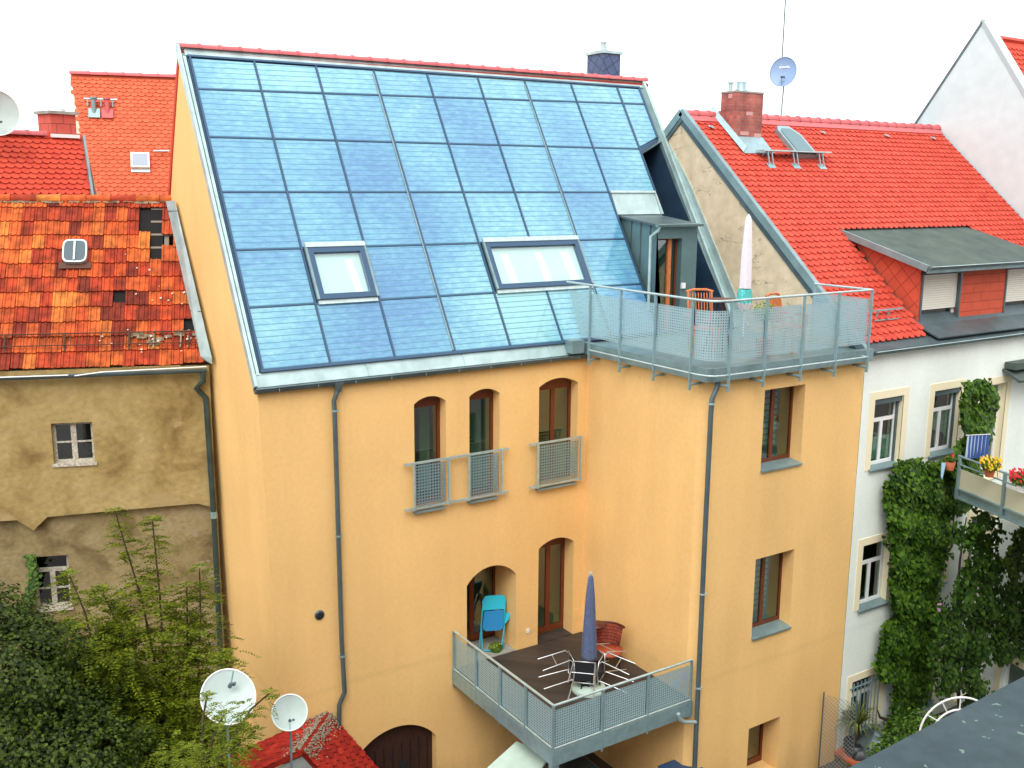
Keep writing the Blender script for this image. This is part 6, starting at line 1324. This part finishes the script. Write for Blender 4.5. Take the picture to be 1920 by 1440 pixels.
robinia('near branch of bright feathery leaves hanging in front of the two white dishes', 12.6,
        [[(400, 1440), (440, 1380), (470, 1330), (505, 1300)], [(380, 1440), (405, 1370), (420, 1340)], [(380, 1440), (380, 1350), (388, 1305)], [(390, 1440), (440, 1400), (480, 1370)]], 12, 16,
        [(432, 1352, .16, 20), (410, 1310, .10, 5), (395, 1415, .30, 60), (465, 1325, .14, 8), (440, 1395, .25, 22), (500, 1318, .12, 6), (350, 1430, .35, 50)], L0=.20, lw=.045)
def dark_mass(label, blobs, D, n, size, mt, seed, name='dense_shrub', kind=0):
    rng = random.Random(seed); b = ht(D, *blobs[0][:2]); t = thing(name, (b.x, b.y, 0), label, 'shrub', 'shrubs by the old house'); m = MB(); tot = sum(q[2]**2 for q in blobs)
    for (x, y, r) in blobs:
        c = ht(D+rng.uniform(-.3, .5), x, y)
        for i in range(int(n*r*r/tot)):
            a = rng.uniform(0, 2*pi); z = rng.uniform(-1, 1); q = rng.uniform(.5, 1.04)**.6; rr_ = sqrt(1-z*z); bump = 1+.18*sin(a*5+z*7)+.1*sin(a*11-z*9)
            d = V((rr_*cos(a), rr_*sin(a), z)); leaf(m, c+d*r*q*bump, d+V((rng.uniform(-.7, .7), rng.uniform(-.7, .7), rng.uniform(0, 1))), size*rng.uniform(.6, 1.3), V((rng.uniform(-1, 1), rng.uniform(-1, 1), -.6)), kind)
    m.build('foliage', M[mt], t); s_ = MB()
    for (x, y, r) in blobs[:4]: c = ht(D, x, y); s_.tube([V((b.x, b.y, 0)), V(((b.x+c.x)/2, (b.y+c.y)/2, c.z*.5)), c], [.06, .04, .015], 6)
    s_.build('trunk', M['bark'], t); return t
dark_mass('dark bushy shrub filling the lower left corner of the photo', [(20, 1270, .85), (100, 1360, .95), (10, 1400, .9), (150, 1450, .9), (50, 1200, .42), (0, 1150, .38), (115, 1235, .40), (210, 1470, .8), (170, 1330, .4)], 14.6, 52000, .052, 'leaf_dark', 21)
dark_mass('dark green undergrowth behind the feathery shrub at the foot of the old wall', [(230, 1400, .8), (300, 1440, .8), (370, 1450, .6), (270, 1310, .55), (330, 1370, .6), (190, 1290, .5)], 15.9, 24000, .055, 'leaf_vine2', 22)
# strap-leaved plant, small shrubs, bags and trellis at the foot of the white house
rng = random.Random(31); q = hz(.9, 1608, 1352); t = thing('strap_leaf_plant', (q.x, q.y, 0), 'yucca like plant with long arching leaves in front of the barred ground floor window', 'plant')
m = MB()
for i in range(120):
    a = rng.uniform(0, 2*pi); el = rng.uniform(.2, 1.35); L_ = rng.uniform(.4, .75); d = V((cos(a)*cos(el), sin(a)*cos(el), sin(el))); s_ = d.cross(V((0, 0, 1))).normalized()*.014; p0 = V((q.x, q.y, .8)); p1 = p0+d*L_*.6; p2 = p0+d*L_-V((0, 0, L_*.35*cos(el)+.05))
    m.add([p0-s_*.6, p0+s_*.6, p1+s_, p1-s_, p2], [(0, 1, 2, 3), (3, 2, 4)])
m.build('foliage', M['palmleaf'], t); m = MB(); m.tube([(q.x, q.y, .45), (q.x, q.y, .85)], .05, 8); m.build('stem', M['bark'], t); m = MB(); m.lathe((q.x, q.y, 0), [(.18, 0), (.24, .45), (.22, .45)], 18); m.build('pot', M['blackpl'], t)
dark_mass('low mixed green bush behind the edge of the bitumen roof', [(1700, 1395, .40), (1738, 1372, .35), (1670, 1420, .35)], 18.6, 4200, .06, 'leaf_vine', 23)
def sack(p, r, label, mt='blackpl'):
    rng = random.Random(int(p[0]*100)); m = MB(); pr = [(.02, 0), (r*.9, .03), (r, r*.6), (r*.85, r*1.2), (r*.4, r*1.6), (r*.12, r*1.75), (r*.2, r*1.9)]; m.lathe(p, pr, 26, fold=.07, nf=7); return tag(m.build('refuse_sack', M[mt], None), label, 'refuse sack', 'refuse sacks')
q = hz(.3, 1640, 1405); sack((q.x, q.y, 0), .42, 'dark green bulging sack beside the strap leaved plant', 'dgreen' if 'dgreen' in M else 'zinc_dk')
q = hz(.2, 1618, 1415); sack((q.x-.1, q.y, 0), .25, 'small black sack in front of the strap leaved plant')
a = hz(.22, 1566, 1400); b_ = hz(.22, 1602, 1424); dd_ = (b_-a); L_ = dd_.length; dd_.normalize(); t = thing('brick_planter', ((a+b_)/2).xy.to_3d(), 'low orange brick edging at the corner between the yellow and white houses', 'planter')
m = MB(); m.obox((a+b_)/2-V((0, 0, .14)), dd_*(L_/2+.1), V((-dd_.y, dd_.x, 0))*.10, V((0, 0, .08))); m.build('wall', mat('mossy_brick', (.12, .10, .05), .9, var=.4, vscale=12), t)
m = MB(); m.obox((a+b_)/2-V((0, 0, .03)), dd_*(L_/2+.12), V((-dd_.y, dd_.x, 0))*.13, V((0, 0, .03))); m.build('coping', M['terracotta'], t)
p0, p1 = hy(11.35, 1566, 1313), hy(11.2, 1604, 1325); t = thing('wire_fence', (p0.x, 11.3, 0), 'short sagging wire netting fence between the yellow corner and the barred window', 'fence')
m = MB(); m.quad((p0.x, 11.62, 0), (p1.x+.25, 11.35, 0), (p1.x+.25, 11.35, p0.z-.25), (p0.x, 11.62, p0.z)); m.build('netting', M['wire'], t)
for x, y, z in ((p0.x, 11.62, p0.z+.05), (p1.x+.25, 11.35, p0.z-.2)): m = MB(); m.tube([(x, y, 0), (x, y, z)], .015, 6); m.build('post', M['zinc_dk'], t)
# round white trellis
cc = ht(17.2, 1795, 1372); t = thing('trellis_arch', (cc.x, cc.y, 0), 'white double ring garden arch peeping over the edge of the bitumen roof', 'garden arch'); rt = V((.86, -.5, 0))
m = MB()
R1, R2 = .58, .38
for r in (R1, R2): m.tube([cc+V((0, 0, -.02-cc.z*0))+rt*(r*cos(a))+V((0, 0, r*sin(a))) for a in [pi*k/24 for k in range(25)]], .016, 6)
for k in range(1, 6): a = pi*k/6; m.tube([cc+rt*R1*cos(a)+V((0, 0, R1*sin(a))), cc+rt*R2*cos(a)+V((0, 0, R2*sin(a)))], .012, 6)
m.build('arch', M['white'], t)
for r in (-R1, -R2, R2, R1): m = MB(); p = cc+rt*r; m.tube([p, (p.x, p.y, 0)], .016, 6); m.build('leg', M['white'], t)
for o in S.objects:
    if '_o' in o: del o['_o']
